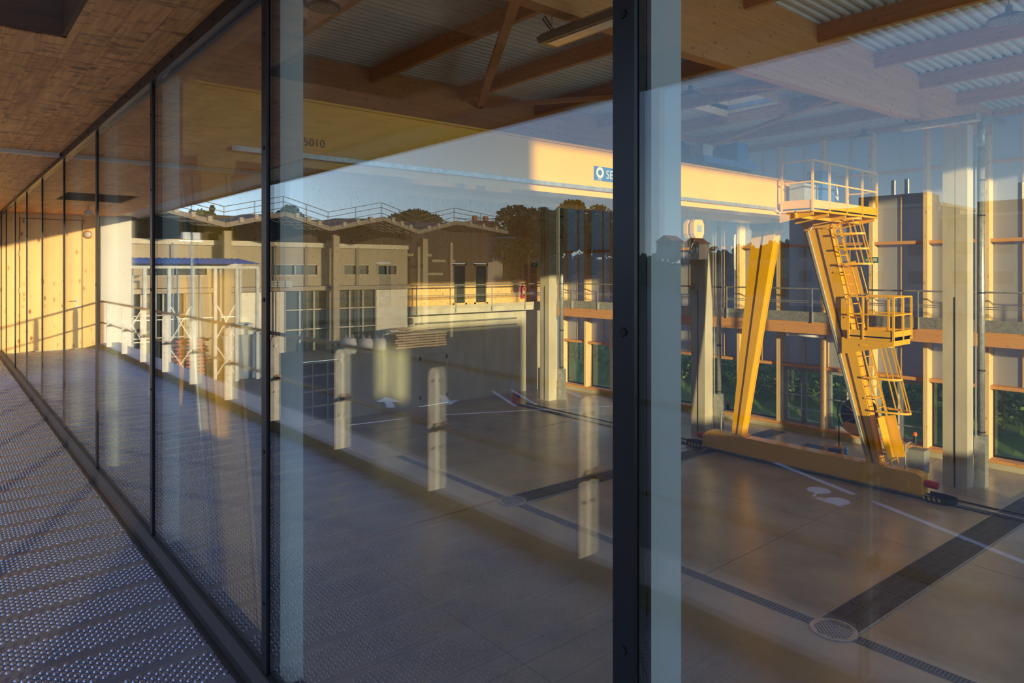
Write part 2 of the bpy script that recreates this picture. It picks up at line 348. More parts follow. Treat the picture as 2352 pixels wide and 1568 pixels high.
# far facade: timber posts and bays
wfar = T('wall_far', (25.3, 8, ZF), kind='structure')
P(B(24.98, 25.6, H0, H1, ZF, ZF + .17), 'kerb', 'concol', wfar)
P(B(25.02, 25.4, H0, H1, ZF + .17, ZF + .27), 'sill_plate', 'transom', wfar)
P(B(25.05, 25.45, H0, H1, 6.46, ZR), 'head_plate', 'glulamY', wfar)
po = MB().box(25.0, 25.42, -.065, .065, ZF + .27, 6.46)
pm = po.mesh('post', 'post', (25.3, 0, ZF))
PY = [6.7 + 1.72 * k for k in range(-9, 12)]
for y in PY:
    o = link('post', pm, (0, y - 8, 0)); o.parent = wfar
def bay(n, y, kind):
    wd = T('window_%d' % n, (25.3, y, ZF), kind='structure'); g = Vector((25.3, y, ZF))
    def Q(key, mb, m):
        if key not in BM:
            BM[key] = mb.mesh(key.split('|')[0], m, (25.3, 0, ZF))
        o = link(key.split('|')[0], BM[key]); o.parent = wd; return o
    a, b = .065, 1.655; mid = .86
    for i, z in enumerate((-1.98, 2.6, 5.06)): Q('transom|%d' % i, MB().box(25.12 if i < 2 else 25.3, 25.42, a, b, z - .055, z + .055), 'transom')
    for i, (z0, z1) in enumerate(((-1.925, -.2), (-.2, 2.545), (2.655, 5.005), (5.115, 6.46))):
        for j, (u, v) in enumerate(((a, mid - .02), (mid + .02, b))):
            Q('panel|%d%d' % (i, j), MB().box(25.42, 25.44, u, v, z0, z1), 'blind')
    Q('mullion', MB().box(25.36, 25.45, mid - .02, mid + .02, -1.925, 6.46), 'post')
    if kind == 'glass':
        Q('pane', MB().box(25.44, 25.452, a, b, ZF + .27, -2.035), 'glass_far')
        Q('pane_frame', MB().box(25.42, 25.46, a, b, ZF + .27, ZF + .33).box(25.42, 25.46, a, b, -2.07, -2.035).box(25.42, 25.46, a, a + .04, ZF + .3, -2.05).box(25.42, 25.46, b - .04, b, ZF + .3, -2.05), 'frame')
    else:
        dm = (a + b) / 2
        for j, (u, v) in enumerate(((a + .04, dm - .01), (dm + .01, b - .04))):
            Q('door_leaf|%d' % j, MB().box(25.33, 25.40, u, u + .10, ZF + .3, -2.1).box(25.33, 25.40, v - .10, v, ZF + .3, -2.1)
              .box(25.33, 25.40, u, v, ZF + .27, ZF + .40).box(25.33, 25.40, u, v, -2.2, -2.1), 'grey')
            Q('pane|%d' % j, MB().box(25.36, 25.37, u + .10, v - .10, ZF + .40, -2.2), 'glass_far')
            Q('handle|%d' % j, MB().tube([(25.29, u + .05, -3.9), (25.29, u + .05, -2.6)], .018, 8), 'tubewhite')
        Q('door_frame', MB().box(25.33, 25.42, a, a + .04, ZF + .27, -2.035).box(25.33, 25.42, b - .04, b, ZF + .27, -2.035).box(25.33, 25.42, a, b, -2.1, -2.035), 'grey')
        for j, z in enumerate((-3.62, -3.1)):
            Q('guard_bar|%d' % j, MB().tube([(25.2, .02, z), (25.2, 1.7, z)], .02, 8), 'galv')
BM = {}
DOORB = {8.42, 10.14, 11.86, 3.26}
for i, y in enumerate(PY[:-1]):
    bay(20 + i, y, 'door' if any(abs(y - d) < .1 for d in DOORB) else 'glass')
# planted bank outside the far facade
bk = MB(); nx, ny = 8, 90
for i in range(nx):
    for j in range(ny):
        bk.v.append((26.2 + i * .9 + random.uniform(-.1, .1), -14 + j * .5, -4.5 + (0, .1, .9, 2.0, 2.7, 3.1, 3.2, 3.1)[i] + random.uniform(-.15, .15) * (i > 1)))
for i in range(nx - 1):
    for j in range(ny - 1): bk.f.append((i * ny + j, (i + 1) * ny + j, (i + 1) * ny + j + 1, i * ny + j + 1))
S(bk, 'grass_bank', 'grass', kind='structure')
def leaves(mb, c, rad, n, size, shell=.35):
    for _ in range(n):
        while True:
            p = Vector((random.uniform(-1, 1), random.uniform(-1, 1), random.uniform(-1, 1)))
            if 1 - shell < p.length <= 1: break
        q = Vector((c[0] + p.x * rad[0], c[1] + p.y * rad[1], c[2] + p.z * rad[2]))
        u = Vector((random.gauss(0, 1), random.gauss(0, 1), random.gauss(0, 1))).normalized()
        v = u.orthogonal().normalized(); u *= size * random.uniform(.6, 1.3); v *= size * random.uniform(.4, .9)
        mb.add([q - u, q - v, q + u, q + v], [(0, 1, 2, 3)])
hd = MB()
for k in range(60):
    y = -10 + k * .68 + random.uniform(-.2, .2)
    leaves(hd, (28.3 + random.uniform(-.3, .3), y, -2.9 + random.uniform(-.15, .15)), (.8, .8, 1.0), 260, .09, .5)
S(hd, 'hedge', 'hedge', 'green leafy hedge outside the glazed foot of the far facade', 'hedge', kind='stuff')

# roof: glulam girders, purlins, braces, corrugated deck, skylights real and added for fill
ce = T('ceiling', (12, 8, ZR), kind='structure')
def beamx(y):
    top = ZR; pr = [(1.22, top), (1.22, 5.55), (25.0, 5.6), (25.0, top)] if y < 0 else [(1.22, top), (1.22, 5.35), (5, 5.13), (9, 5.14), (13.5, 5.27), (18, 5.44), (22.3, 5.68), (25.0, 5.85), (25.0, top)]
    P(MB().prism(pr, y, y + .22, 'Y'), 'main_beam', 'glulamX', ce)
for y in (6.55, 15.05, 23.6, -1.95): beamx(y)
PX = [2.78 + 2.72 * k for k in range(9)]
YS = [H0, -1.95, 6.55, 15.05, 23.6, H1]
for x in PX[:8]:
    for a, b in zip(YS[1:], YS[2:]):
        P(B(x - .06, x + .06, a + (.22 if a > H0 else 0), b, ZR - .36, ZR), 'purlin', 'glulamY', ce)
for (x0, y0), (x1, y1) in (((11.5, 15.0), (6.2, 6.8)), ((11.5, 15.0), (17.2, 6.8)), ((21.9, 15.0), (17.3, 6.8)), ((1.4, 15.0), (6.0, 6.8)), ((6.0, 15.3), (11.3, 23.5)), ((21.9, 15.3), (17.3, 23.5))):
    P(MB().bar((x0, y0, 6.2), (x1, y1, 6.2), .18, .10), 'brace', 'glulamY', ce)
SKY = [(2.9, 5.45, 10.9, 12.5), (16.45, 19.0, 10.0, 12.0), (2.9, 5.45, -5.5, -2.5), (16.45, 19.0, -5.5, -2.5), (8.28, 11.0, -5.5, -2.5), (8.28, 11.0, 17.0, 22.0), (11.0, 13.72, 17.0, 22.0), (5.45, 8.28, 17.0, 22.0), (8.28, 11.0, 0, 3.5), (16.45, 19.0, -1, 2.0), (16.45, 19.0, 18.0, 21.0), (2.9, 5.45, 18.0, 21.0)]  # first two are real; the rest added out of view for fill light
def corr(x0, x1, y0, y1):
    mb = MB(); y = y0; k = 0
    prof = []
    while y < y1:
        prof += [(y, 0), (y + .07, 0), (y + .10, .05), (y + .17, .05)]; y += .20
    prof.append((y1, 0))
    prof = [(min(a, y1), b) for a, b in prof]
    for a, b in prof: mb.v += [(x0, a, ZR + b), (x1, a, ZR + b)]
    for i in range(len(prof) - 1): mb.f.append((2 * i, 2 * i + 1, 2 * i + 3, 2 * i + 2))
    P(mb, 'roof_sheet', 'corr', ce)
def strips(x0, x1):
    ys = [H0]
    for q in sorted(k for k in SKY if k[0] == x0): ys += [q[2], q[3]]
    return list(zip((ys + [H1])[::2], (ys + [H1])[1::2]))
for x0, x1 in ((1.1, 2.9), (2.9, 5.45), (5.45, 8.28), (8.28, 11.0), (11.0, 13.72), (13.72, 16.45), (16.45, 19.0), (19.0, 25.6)):
    for ya_, yb_ in strips(x0, x1):
        corr(x0, x1, ya_, yb_)
        P(B(x0 - .02, x1 + .02, ya_, yb_, ZR + .06, ZR + .2), 'roof_cover', 'grey', ce)
for (x0, x1, y0, y1) in SKY:
    P(B(x0, x1, y0 - .06, y0, ZR - .15, ZR + .6).box(x0, x1, y1, y1 + .06, ZR - .15, ZR + .6).box(x0 - .05, x0, y0, y1, ZR - .05, ZR + .6).box(x1, x1 + .05, y0, y1, ZR - .05, ZR + .6), 'skylight_or_fill_kerb', 'post', ce)
    P(B(x0, x1, y0, y1, ZR + .56, ZR + .6), 'skylight_or_fill_dome', 'dome', ce)

# ================================================================== curtain wall between gallery and hall
def windowbay(n, ya, yb):
    """pane from mullion at ya (near) to yb (far)"""
    wd = T('window_%d' % n, (1.0, ya, 0), kind='structure')
    Z0, Z1 = .075, 2.775
    P(B(1.0, 1.008, ya + .012, yb - .012, Z0, Z1), 'outer_pane', 'glass', wd)
    P(B(1.03, 1.038, ya + .012, yb - .012, Z0, Z1), 'inner_pane', 'glass', wd)
    P(B(1.008, 1.03, ya + .012, ya + .024, Z0, Z1).box(1.008, 1.03, yb - .024, yb - .012, Z0, Z1).box(1.008, 1.03, ya, yb, Z1 - .012, Z1).box(1.008, 1.03, ya, yb, Z0, Z0 + .012), 'spacer', 'rubber', wd)
    P(B(1.05, 1.145, yb - .02, yb + .05, 0, 2.86), 'inner_post', 'innerpost', wd)
    P(B(1.038, 1.05, yb - .02, yb + .02, 0, 2.86), 'inner_channel', 'frame', wd)
    mu = P(B(.992, 1.002, yb - .026, yb + .026, Z0 - .04, Z1 + .02), 'mullion', 'frame', wd)
    P(B(1.002, 1.04, yb - .018, yb + .012, Z0, Z1), 'gasket', 'rubber', wd)
    sc = MB()
    for z in (.35, .95, 1.55, 2.15, 2.6): sc.lathe([(0, -.003), (.008, -.003), (.009, .0)], 8, (.992, yb, z), 'X')
    P(sc, 'screw_heads', 'rubber', mu, kind='stuff')
    P(MB().prism([(.955, -.0), (1.005, -.0), (1.005, Z0), (.985, Z0), (.955, .045)], ya, yb, 'Y'), 'bottom_cap', 'sill', wd)
    P(MB().box(.968, 1.0, ya, yb, Z1, 2.845), 'top_cap', 'frame', wd)
    sc = MB()
    for k in range(5): sc.lathe([(0, -.004), (.007, -.004), (.008, 0)], 8, (.968, ya + .2 + k * .36, 2.81), 'X')
    P(sc, 'top_screws', 'rubber', wd, kind='stuff')
# the wide near mullion is the section at MUL index 6
for i in range(len(MUL) - 1): windowbay(i + 1, MUL[i], MUL[i + 1])
windowbay(15, MUL[-1], YE - .03)
P(B(.955, 1.0, H0, MUL[0], 0, 2.86), 'blank_panel', 'frame', wn)

# ================================================================== gallery outside
dk = T('gallery_deck', (0, 0, -.1), kind='structure')
pl = MB(); w0 = .293
pl.box(-.69, .952, .0012, w0 - .0012, -.03, 0)
plm = pl.mesh('deck_plank', 'deck', (0, 0, 0))
st = MB(); k6 = [(math.cos(a * math.pi / 3), math.sin(a * math.pi / 3)) for a in range(6)]
for r in range(10):
    y = .045 + r * .0226; x = -.672 + (r % 2) * .0215
    while x < .94:
        b = len(st.v)
        for rad, z in ((.0125, 0), (.0085, .0058), (.0045, .0062), (.0035, .001)):
            st.v += [(x + rad * c_, y + rad * .82 * s_, z) for c_, s_ in k6]
        for q in range(3):
            for k in range(6): st.f.append((b + q * 6 + k, b + q * 6 + (k + 1) % 6, b + q * 6 + 6 + (k + 1) % 6, b + q * 6 + 6 + k))
        x += .043
stm = st.mesh('studs', 'stud', smooth=True)
k = 0; y = -2.4
while y < YE - .2:
    o = link('deck_plank', plm, (0, y, .1)); o.parent = dk
    s_ = link('studs', stm); s_.parent = o; s_['kind'] = 'stuff'
    y += w0
P(B(-.69, .952, y, YE, -.03, 0), 'end_plate', 'deck', dk)
P(B(-.69, .952, H0, -2.4, -.03, 0), 'end_plate', 'deck', dk)
P(B(-1.05, 1.0, H0, YE, -.35, -.06), 'deck_slab', 'concrete', dk)
lg = T('gallery_ledge', (-.85, 3, 0), kind='structure')
y = -8.2
while y < YE:
    y2 = min(y + 2.96, YE)
    P(B(-1.05, -.695, y + .006, y2 - .006, -.06, .10), 'coping', 'ledge', lg); y = y2
P(B(-.695, -.69, H0, YE, -.06, .085), 'upstand_face', 'upstand', lg)
# soffit of cross-laminated panels, joint at every mullion
so = T('gallery_soffit', (0, 0, 2.845), kind='structure')
jo = [H0] + [m_ for m_ in MUL if m_ < YE] + [YE]
OPEN = [(-.45, .51, 2.75, 4.12), (-.45, .51, 11.95, 13.34)]
for a, b in zip(jo, jo[1:]):
    zb = 2.845 if b < 8.5 else 2.82
    op = [q for q in OPEN if q[2] >= a - .01 and q[3] <= b + .01]
    ya, yb = a + .004, b - .004
    if op:
        x0, x1, y0, y1 = op[0]
        P(MB().box(-.97, x0, ya, yb, zb, 3.0).box(x1, 1.0, ya, yb, zb, 3.0).box(x0, x1, ya, y0, zb, 3.0).box(x0, x1, y1, yb, zb, 3.0), 'soffit_panel', 'soffit', so)
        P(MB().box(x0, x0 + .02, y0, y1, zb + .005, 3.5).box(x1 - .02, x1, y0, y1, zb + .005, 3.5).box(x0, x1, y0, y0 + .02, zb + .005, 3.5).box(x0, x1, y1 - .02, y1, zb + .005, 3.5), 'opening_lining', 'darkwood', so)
    else:
        P(B(-.97, 1.0, ya, yb, zb, 3.0), 'soffit_panel', 'soffit', so)
P(B(-1.41, -.97, H0, YE, 2.83, 2.9).box(-1.43, -1.41, H0, YE, 2.80, 3.1), 'metal_edge', 'rail', so)
P(MB().box(-1.4, -.5, H0, YE, 3.0, 3.1).box(.56, 1.3, H0, YE, 3.0, 3.1).box(-.5, .56, H0, 2.7, 3.0, 3.1).box(-.5, .56, 4.17, 11.9, 3.0, 3.1).box(-.5, .56, 13.4, YE, 3.0, 3.1), 'roof_cover', 'grey', so)
P(B(-.97, .96, 8.19, 8.235, 2.806, 2.846), 'bright_line_strip', 'white', so, 'added pale strip giving the bright line across the soffit joint')  # strip added so its pale colour gives the bright line of light
sp = T('ceiling_spotlight', (-.1, 14.3, 2.7), 'small white spotlight on the far timber soffit', 'lamp')
P(MB().tube([(-.1, 14.3, 2.82), (-.1, 14.3, 2.74)], .02, 8), 'stem', 'white', sp)
P(MB().lathe([(0, 0), (.05, 0), (.06, .16), (0, .16)], 14, (-.1, 14.2, 2.70), 'Y'), 'head', 'white', sp)

# end wall of the gallery with its flush door
wg = T('wall_left', (0, YE, 0), kind='structure')
P(B(-.66, -.385, YE, YE + .1, 0, 3.0), 'timber_panel', 'spruce', wg)
P(B(-.375, .70, YE, YE + .1, 2.72, 3.0), 'timber_panel', 'spruce', wg)
P(B(.71, 1.0, YE, YE + .1, 0, 3.0), 'timber_panel', 'spruce', wg)
P(B(-1.30, -.70, YE - .02, YE + .15, -4.5, 3.0).box(-1.3, 1.1, YE + .1, YE + .2, -4.5, 3.0), 'white_cladding', 'white', wg)
P(B(-.745, -.705, YE - .05, YE - .02, -.1, 3.0), 'corner_trim', 'white', wg)
dr = T('door_1', (.16, YE, 0), kind='structure')
P(B(-.365, .69, YE + .005, YE + .06, .02, 2.71), 'door_leaf', 'spruce', dr)
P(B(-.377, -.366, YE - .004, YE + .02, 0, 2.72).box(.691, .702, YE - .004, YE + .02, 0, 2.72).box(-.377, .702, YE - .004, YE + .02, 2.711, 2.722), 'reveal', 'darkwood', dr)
P(MB().lathe([(0, 0), (.027, 0), (.027, .012), (0, .012)], 16, (-.28, YE - .008, 1.02), 'Y').tube([(-.28, YE, 1.02), (-.28, YE - .06, 1.02), (-.17, YE - .06, 1.02)], .010, 8), 'lever_handle', 'galv', dr, smooth=False)
P(MB().lathe([(0, 0), (.027, 0), (.027, .01), (0, .01)], 16, (-.28, YE - .006, .90), 'Y'), 'lock_rose', 'galv', dr)
for z in (1.2, 1.95, 2.2): P(MB().tube([(.705, YE - .01, z), (.705, YE - .01, z + .1)], .010, 8), 'hinge', 'galv', dr)
al = T('wall_lamp', (-.5, YE, 2.45), 'round orange and white lamp at the top of the gallery end wall', 'lamp')
P(MB().lathe([(0, -.05), (.07, -.05), (.09, 0)], 18, (-.47, YE, 2.42), 'Y'), 'body', 'roofred', al)
P(MB().lathe([(0, -.085), (.04, -.08), (.06, -.05)], 18, (-.47, YE, 2.42), 'Y'), 'lens', 'white', al, smooth=True)

wb = S(B(-2.66, 1.0, -3.2, -3.0, -4.5, 3.1), 'sun_blocker_wall', 'white', kind='structure')  # unseen wall added to block the sun from the near gallery
# gallery railing
gr = T('gallery_railing', (-.75, 3, .1), 'gallery guard rail with pale rounded posts along the outer edge', 'railing')
pp = MB(); prof = [(-.045, 0), (.045, 0), (.045, .82), (.025, .875), (-.025, .875), (-.045, .82)]
pp.prism([(a - .005, b) for a, b in prof], -.008, .008, 'Y')
ppm = pp.mesh('post', 'galvpost')
cmesh = MB().lathe([(.018, -.03), (.034, -.03), (.034, .03), (.018, .03)], 12, (-.03, 0, .445), 'Y').mesh('clamp', 'rail')
bm_ = MB().lathe([(0, -.018), (.012, -.018), (.012, 0)], 6, (0, -.008, 0), 'Y')
bmesh_ = bm_.mesh('bolt', 'galv')
for kk in range(-7, 10):
    y = 2.6 + 1.48 * kk
    if y > YE - .1: break
    o = link('post', ppm, Vector((-.70, y, .10)) - ORG[gr.name]); o.parent = gr
    c_ = link('clamp', cmesh); c_.parent = o; 
    for z in (.78, .30): c_ = link('bolt', bmesh_, (-.005, 0, z)); c_.parent = o
P(MB().tube([(-.73, -7.9, 1.0), (-.73, YE - .03, 1.0)], .021, 12), 'handrail', 'rail', gr, smooth=True)
P(MB().tube([(-.73, -7.9, .545), (-.73, YE - .03, .545)], .016, 10), 'mid_rail', 'rail', gr, smooth=True)
P(B(-.76, -.70, YE - .06, YE - .02, 0, 1.0), 'end_post', 'rail', gr)

# ================================================================== hall railings
def railing(name, p0, p1, z0, step, label, out):
    p0, p1 = Vector(p0), Vector(p1); d = (p1 - p0); n = int(d.length / step); u = d.normalized()
    t_ = T(name, ((p0 + p1) / 2)[:2] + (z0,), label, 'railing')
    o_ = Vector(out)
    pm_ = MB().bar((0, 0, -.22), (0, 0, 1.0), .055, .014, tuple(u)).mesh('post', 'galv')
    for k in range(n + 1):
        q = p0 + u * step * k + o_ * .03
        o = link('post', pm_, q + Vector((0, 0, z0)) - ORG[t_.name]); o.parent = t_
    P(MB().tube([p0 + Vector((0, 0, z0 + 1.0)), p1 + Vector((0, 0, z0 + 1.0))], .028, 8), 'handrail', 'galv', t_)
    for z in (.5, .56): P(MB().tube([p0 + Vector((0, 0, z0 + z)) + (o_ * .0), p1 + Vector((0, 0, z0 + z))], .014, 6), 'mid_rail', 'galv', t_)
railing('far_railing', (23.95, H0 + 1, 0), (23.95, 24.8, 0), .0, 1.72, 'steel guard rail along the long mezzanine before the far facade', (-1, 0, 0))
railing('end_railing', (1.3, 24.84, 0), (23.9, 24.84, 0), .0, 2.05, 'steel guard rail on the mezzanine before the timber end wall', (0, -1, 0))

# upper doors in the end wall
for i, (a, b) in enumerate(doors_up):
    d = T('door_%d' % (i + 2), ((a + b) / 2, H1, 0), kind='structure')
    P(B(a, a + .1, H1 - .02, H1 + .1, 0, 1.97).box(b - .1, b, H1 - .02, H1 + .1, 0, 1.97).box(a, b, H1 - .02, H1 + .1, 1.87, 1.97).box(a, b, H1 - .02, H1 + .1, 0, .12), 'door_frame', 'post', d)
    P(B(a + .1, b - .1, H1 + .04, H1 + .06, .12, 1.87), 'pane', 'bglass', d)
    P(MB().tube([(a + .12, H1 - .06, .95), (b - .12, H1 - .06, .95)], .014, 8), 'push_bar', 'galv', d)
d = T('door_5', (23.1, H1, 0), kind='structure')
P(B(22.9, 23.7, H1 - .03, H1, .0, 1.95), 'door_leaf', 'glulamX', d)
# lower doors
d = T('door_6', (17.4, H1, ZF), kind='structure')
P(B(16.64, 18.13, H1 + .02, H1 + .08, ZF, -2.13), 'door_leaf', 'concol', d)
for z in (ZF + .3, -2.4):
    for x in (16.66, 18.1): P(B(x - .04, x + .04, H1 - .01, H1 + .03, z, z + .16), 'hinge', 'black', d)
P(MB().tube([(17.9, H1, -3.4), (17.9, H1 - .05, -3.4), (17.75, H1 - .05, -3.43)], .012, 6), 'handle', 'black', d)
d = T('door_7', (11.5, H1, ZF), kind='structure')
P(B(10.27, 12.73, H1 + .05, H1 + .08, ZF, -2.02), 'glazing', 'bglass', d)
for x in (10.27, 11.0, 11.55, 12.2, 12.68): P(B(x, x + .05, H1 - .0, H1 + .07, ZF, -2.02), 'stile', 'bframe', d)
for z in (ZF, ZF + .62, ZF + 1.24, ZF + 1.86, -2.1): P(B(10.27, 12.73, H1 - .005, H1 + .07, z, z + .07), 'rail', 'bframe', d)
P(B(12.75, 12.95, H1 - .02, H1, ZF, -1.9), 'trim', 'black', d)

sv = T('service_pipes', (19, H1 - .2, -.9), 'pair of thin pipes running under the end mezzanine along the concrete wall', 'pipes')
for z in (-.72, -1.02): P(MB().tube([(16.3, H1 - .2, z), (22.2, H1 - .2, z)], .035, 8), 'pipe', 'galv', sv)
ip = T('insulated_pipe', (11.0, H1 - .35, -.6), 'pale wrapped pipe bending down beside the glazed door in the end wall', 'pipe')
P(MB().tube([(10.55, H1 - .35, -2.0), (10.6, H1 - .35, -1.5), (10.75, H1 - .35, -1.0), (11.1, H1 - .35, -.68), (11.8, H1 - .35, -.58), (16.0, H1 - .35, -.58)], .13, 12), 'wrapping', 'bag', ip, smooth=True)
el = T('emergency_light', (12.6, H1 - .1, -1.6), 'small twin-head emergency light on the concrete end wall', 'lamp')
P(B(12.4, 12.85, H1 - .12, H1, -1.75, -1.5), 'box', 'grey', el)
for x in (12.5, 12.75): P(MB().lathe([(0, -.1), (.08, -.1), (.09, 0)], 12, (x, H1 - .02, -1.38), 'Y'), 'head', 'white', el)
# extinguisher, exit signs, tube lamps, heaters
ex = T('fire_extinguisher', (22.65, H1 - .14, .32), 'red fire extinguisher hanging on the timber end wall', 'extinguisher')
P(MB().lathe([(0, 0), (.09, 0), (.095, .03), (.095, .5), (.06, .58), (.03, .6), (.03, .66), (0, .66)], 18, (22.65, H1 - .14, .25)), 'cylinder', 'red', ex, smooth=True)
P(MB().tube([(22.65, H1 - .14, .9), (22.68, H1 - .16, 1.0), (22.78, H1 - .16, .98)], .014, 6), 'handle', 'black', ex)
P(MB().tube([(22.65, H1 - .16, .92), (22.55, H1 - .2, .85), (22.53, H1 - .2, .45)], .012, 6), 'hose', 'black', ex)
P(B(22.6, 22.7, H1 - .237, H1 - .235, .45, .62), 'tag', 'white', ex)
for i, (p, lab) in enumerate((((24.95, 10.1, 1.92), 'small green exit sign on the timber post beside the ladder cage'), ((23.55, H1 - .05, 1.85), 'small green exit sign on the end wall above the extinguisher'))):
    x, y, z = p; s_ = T('exit_sign', p, lab, 'sign')
    if i == 0:
        P(B(x - .03, x, y - .24, y + .24, z, z + .2), 'plate', 'signgreen', s_)
        P(MB().box(x - .034, x - .03, y - .2, y - .06, z + .05, z + .16).box(x - .034, x - .03, y + .0, y + .12, z + .085, z + .115)
          .prism([(y + .12, z + .05), (y + .2, z + .1), (y + .12, z + .15)], x - .034, x - .03, 'X'), 'pictogram', 'white', s_)
        P(MB().tube([(x + .02, y - .1, z), (x + .02, y - .1, .1)], .015, 6), 'cable', 'tubewhite', s_)
    else:
        P(B(x - .2, x + .2, y - .03, y, z, z + .18), 'plate', 'signgreen', s_)
        P(B(x - .12, x + .0, y - .034, y - .03, z + .04, z + .14), 'pictogram', 'white', s_)
for i, (y, lab) in enumerate(((15.42, 'upright white tube lamp on the facade post behind the crane leg'), (6.83, 'upright white tube lamp on the facade post beside the right column'))):
    s_ = T('tube_lamp', (24.93, y, 1.9), lab, 'lamp')
    P(MB().tube([(24.93, y, 1.75), (24.93, y, 3.05)], .045, 10), 'tube', 'tubewhite', s_, smooth=True)
    for zz in (3.02, 1.68): P(MB().lathe([(.05, 0), (.055, .1), (0, .1)], 10, (24.93, y, zz)), 'end_cap', 'galv', s_)
    P(MB().tube([(24.95, y, 1.7), (24.95, y, .0)], .014, 6), 'cable_conduit', 'tubewhite', s_)
s_ = T('tube_lamp', (24.4, 12.2, -.7), 'horizontal white tube lamp under the mezzanine beam behind the crane', 'lamp')
P(MB().tube([(24.2, 11.4, -.72), (24.2, 12.7, -.72)], .045, 10), 'tube', 'tubewhite', s_, smooth=True)
P(B(24.17, 24.23, 11.3, 11.4, -.77, -.62), 'end_cap', 'galv', s_); P(B(24.17, 24.23, 12.7, 12.8, -.77, -.62), 'end_cap', 'galv', s_)
s_ = T('tube_lamp', (21.6, H1 - .06, 3.2), 'horizontal tube lamp high on the timber end wall', 'lamp')
P(MB().tube([(20.9, H1 - .06, 3.3), (22.3, H1 - .06, 3.3)], .04, 8), 'tube', 'tubewhite', s_, smooth=True)
for i, (x, y0, y1, z, lab) in enumerate(((19.2, 5.3, 7.0, 5.28, 'long radiant heater panel hung below the roof beam near the right column'), (6.75, 5.2, 7.2, 4.9, 'dark radiant heater hung under the roof beam left of the wide mullion'))):
    s_ = T('radiant_heater', (x, (y0 + y1) / 2, z), lab, 'heater')
    P(MB().prism([(x - .16, z), (x + .16, z), (x + .22, z + .07), (x + .10, z + .16), (x - .10, z + .16), (x - .22, z + .07)], y0, y1, 'Y'), 'housing', 'lamp' if i else 'galv', s_)
    P(B(x - .1, x + .1, y0 + .1, y1 - .1, z - .012, z), 'burner_strip', 'lens', s_)
    for yy in (y0 + .3, y1 - .1): P(MB().tube([(x, yy, z + .15), (x, yy, ZR - .3)], .006, 5), 'chain', 'galv', s_)
    P(MB().tube([(x - .1, y1 - .2, z + .14), (x - .18, y1 - .1, z + .32), (x - .05, y1, z + .42), (x + .05, y1 - .1, z + .2)], .012, 6), 'cable', 'black', s_)
for i, (x, y, z, r, lab) in enumerate(((14.3, 3.5, 6.02, .33, 'large round high-bay lamp at the top right under the corrugated roof'), (14.2, 10.0, 5.95, .26, 'round high-bay lamp just right of the wide mullion'),
                          (21.2, 8.8, 5.62, .26, 'small round high-bay lamp above the crane platform'), (4.85, 10.5, 5.95, .27, 'round high-bay lamp under the skylight at the top left'))):
    s_ = T('high_bay_lamp', (x, y, z), lab, 'lamp', 'high-bay lamps')
    P(MB().lathe([(0, .26), (.05, .26), (.06, .14), (.4 * r, .12), (r, .03), (r, 0), (r * .95, -.01)], 28, (x, y, z)), 'shade', 'lamp', s_, smooth=True)
    ring = MB().lathe([(0, -.012), (r * .95, -.01)], 28, (x, y, z))
    P(ring, 'lens', 'lamp', s_)
    dots = MB()
    for q in range(1, 5):
        nn = 6 * q
        for k in range(nn):
            a = 2 * math.pi * k / nn; rr = r * .19 * q; dots.lathe([(0, -.018), (.018, -.013)], 6, (x + rr * math.cos(a), y + rr * math.sin(a), z))
    P(dots, 'led_dots', 'lens', s_, kind='stuff')
    P(MB().tube([(x, y, z + .25), (x, y, ZR - .02)], .010, 6), 'rod', 'galv', s_)

# ================================================================== floor fittings
for i, (x0, x1, y0, y1) in enumerate(((11.9, 24.6, 5.35, 4.75), (11.9, 24.6, 13.85, 13.3))):
    g = T('drain_grating', ((x0 + x1) / 2, y0, ZF), ('wide dark slotted floor grating running to the right edge', 'wide dark floor grating leading back to the crane foot')[i], 'grating')
    hw = .33; dx = x1 - x0; n = 13
    for k in range(n):
        xa = x0 + dx * k / n; xb = x0 + dx * (k + 1) / n; ya = y0 + (y1 - y0) * k / n; yb = y0 + (y1 - y0) * (k + 1) / n
        for j in range(3):
            mb = MB(); o1 = -hw + .22 * j; o2 = o1 + .208
            def PT(x, o_): return ya + (yb - ya) * (x - xa) / (xb - xa) + o_
            m_ = 18
            for q in range(m_):
                u0 = xa + .01 + (xb - xa - .02) * q / m_; u1 = u0 + (xb - xa - .02) / m_ * .55
                mb.prism([(u0, PT(u0, o1)), (u1, PT(u1, o1)), (u1, PT(u1, o2)), (u0, PT(u0, o2))], ZF + .004, ZF + .016)
            for oo in (o1, o2 - .012): mb.prism([(xa, ya + oo), (xb, yb + oo), (xb, yb + oo + .012), (xa, ya + oo + .012)], ZF + .004, ZF + .018)
            P(mb, 'grate_panel', 'lamp', g)
    P(MB().prism([(x0, y0 - hw), (x1, y1 - hw), (x1, y1 + hw), (x0, y0 + hw)], ZF + .001, ZF + .004), 'channel', 'rubber', g)
    for s1 in (-1, 1): P(MB().prism([(x0, y0 + s1 * hw), (x1, y1 + s1 * hw), (x1, y1 + s1 * (hw + .02)), (x0, y0 + s1 * (hw + .02))], ZF + .001, ZF + .02), 'edge_angle', 'galv', g)
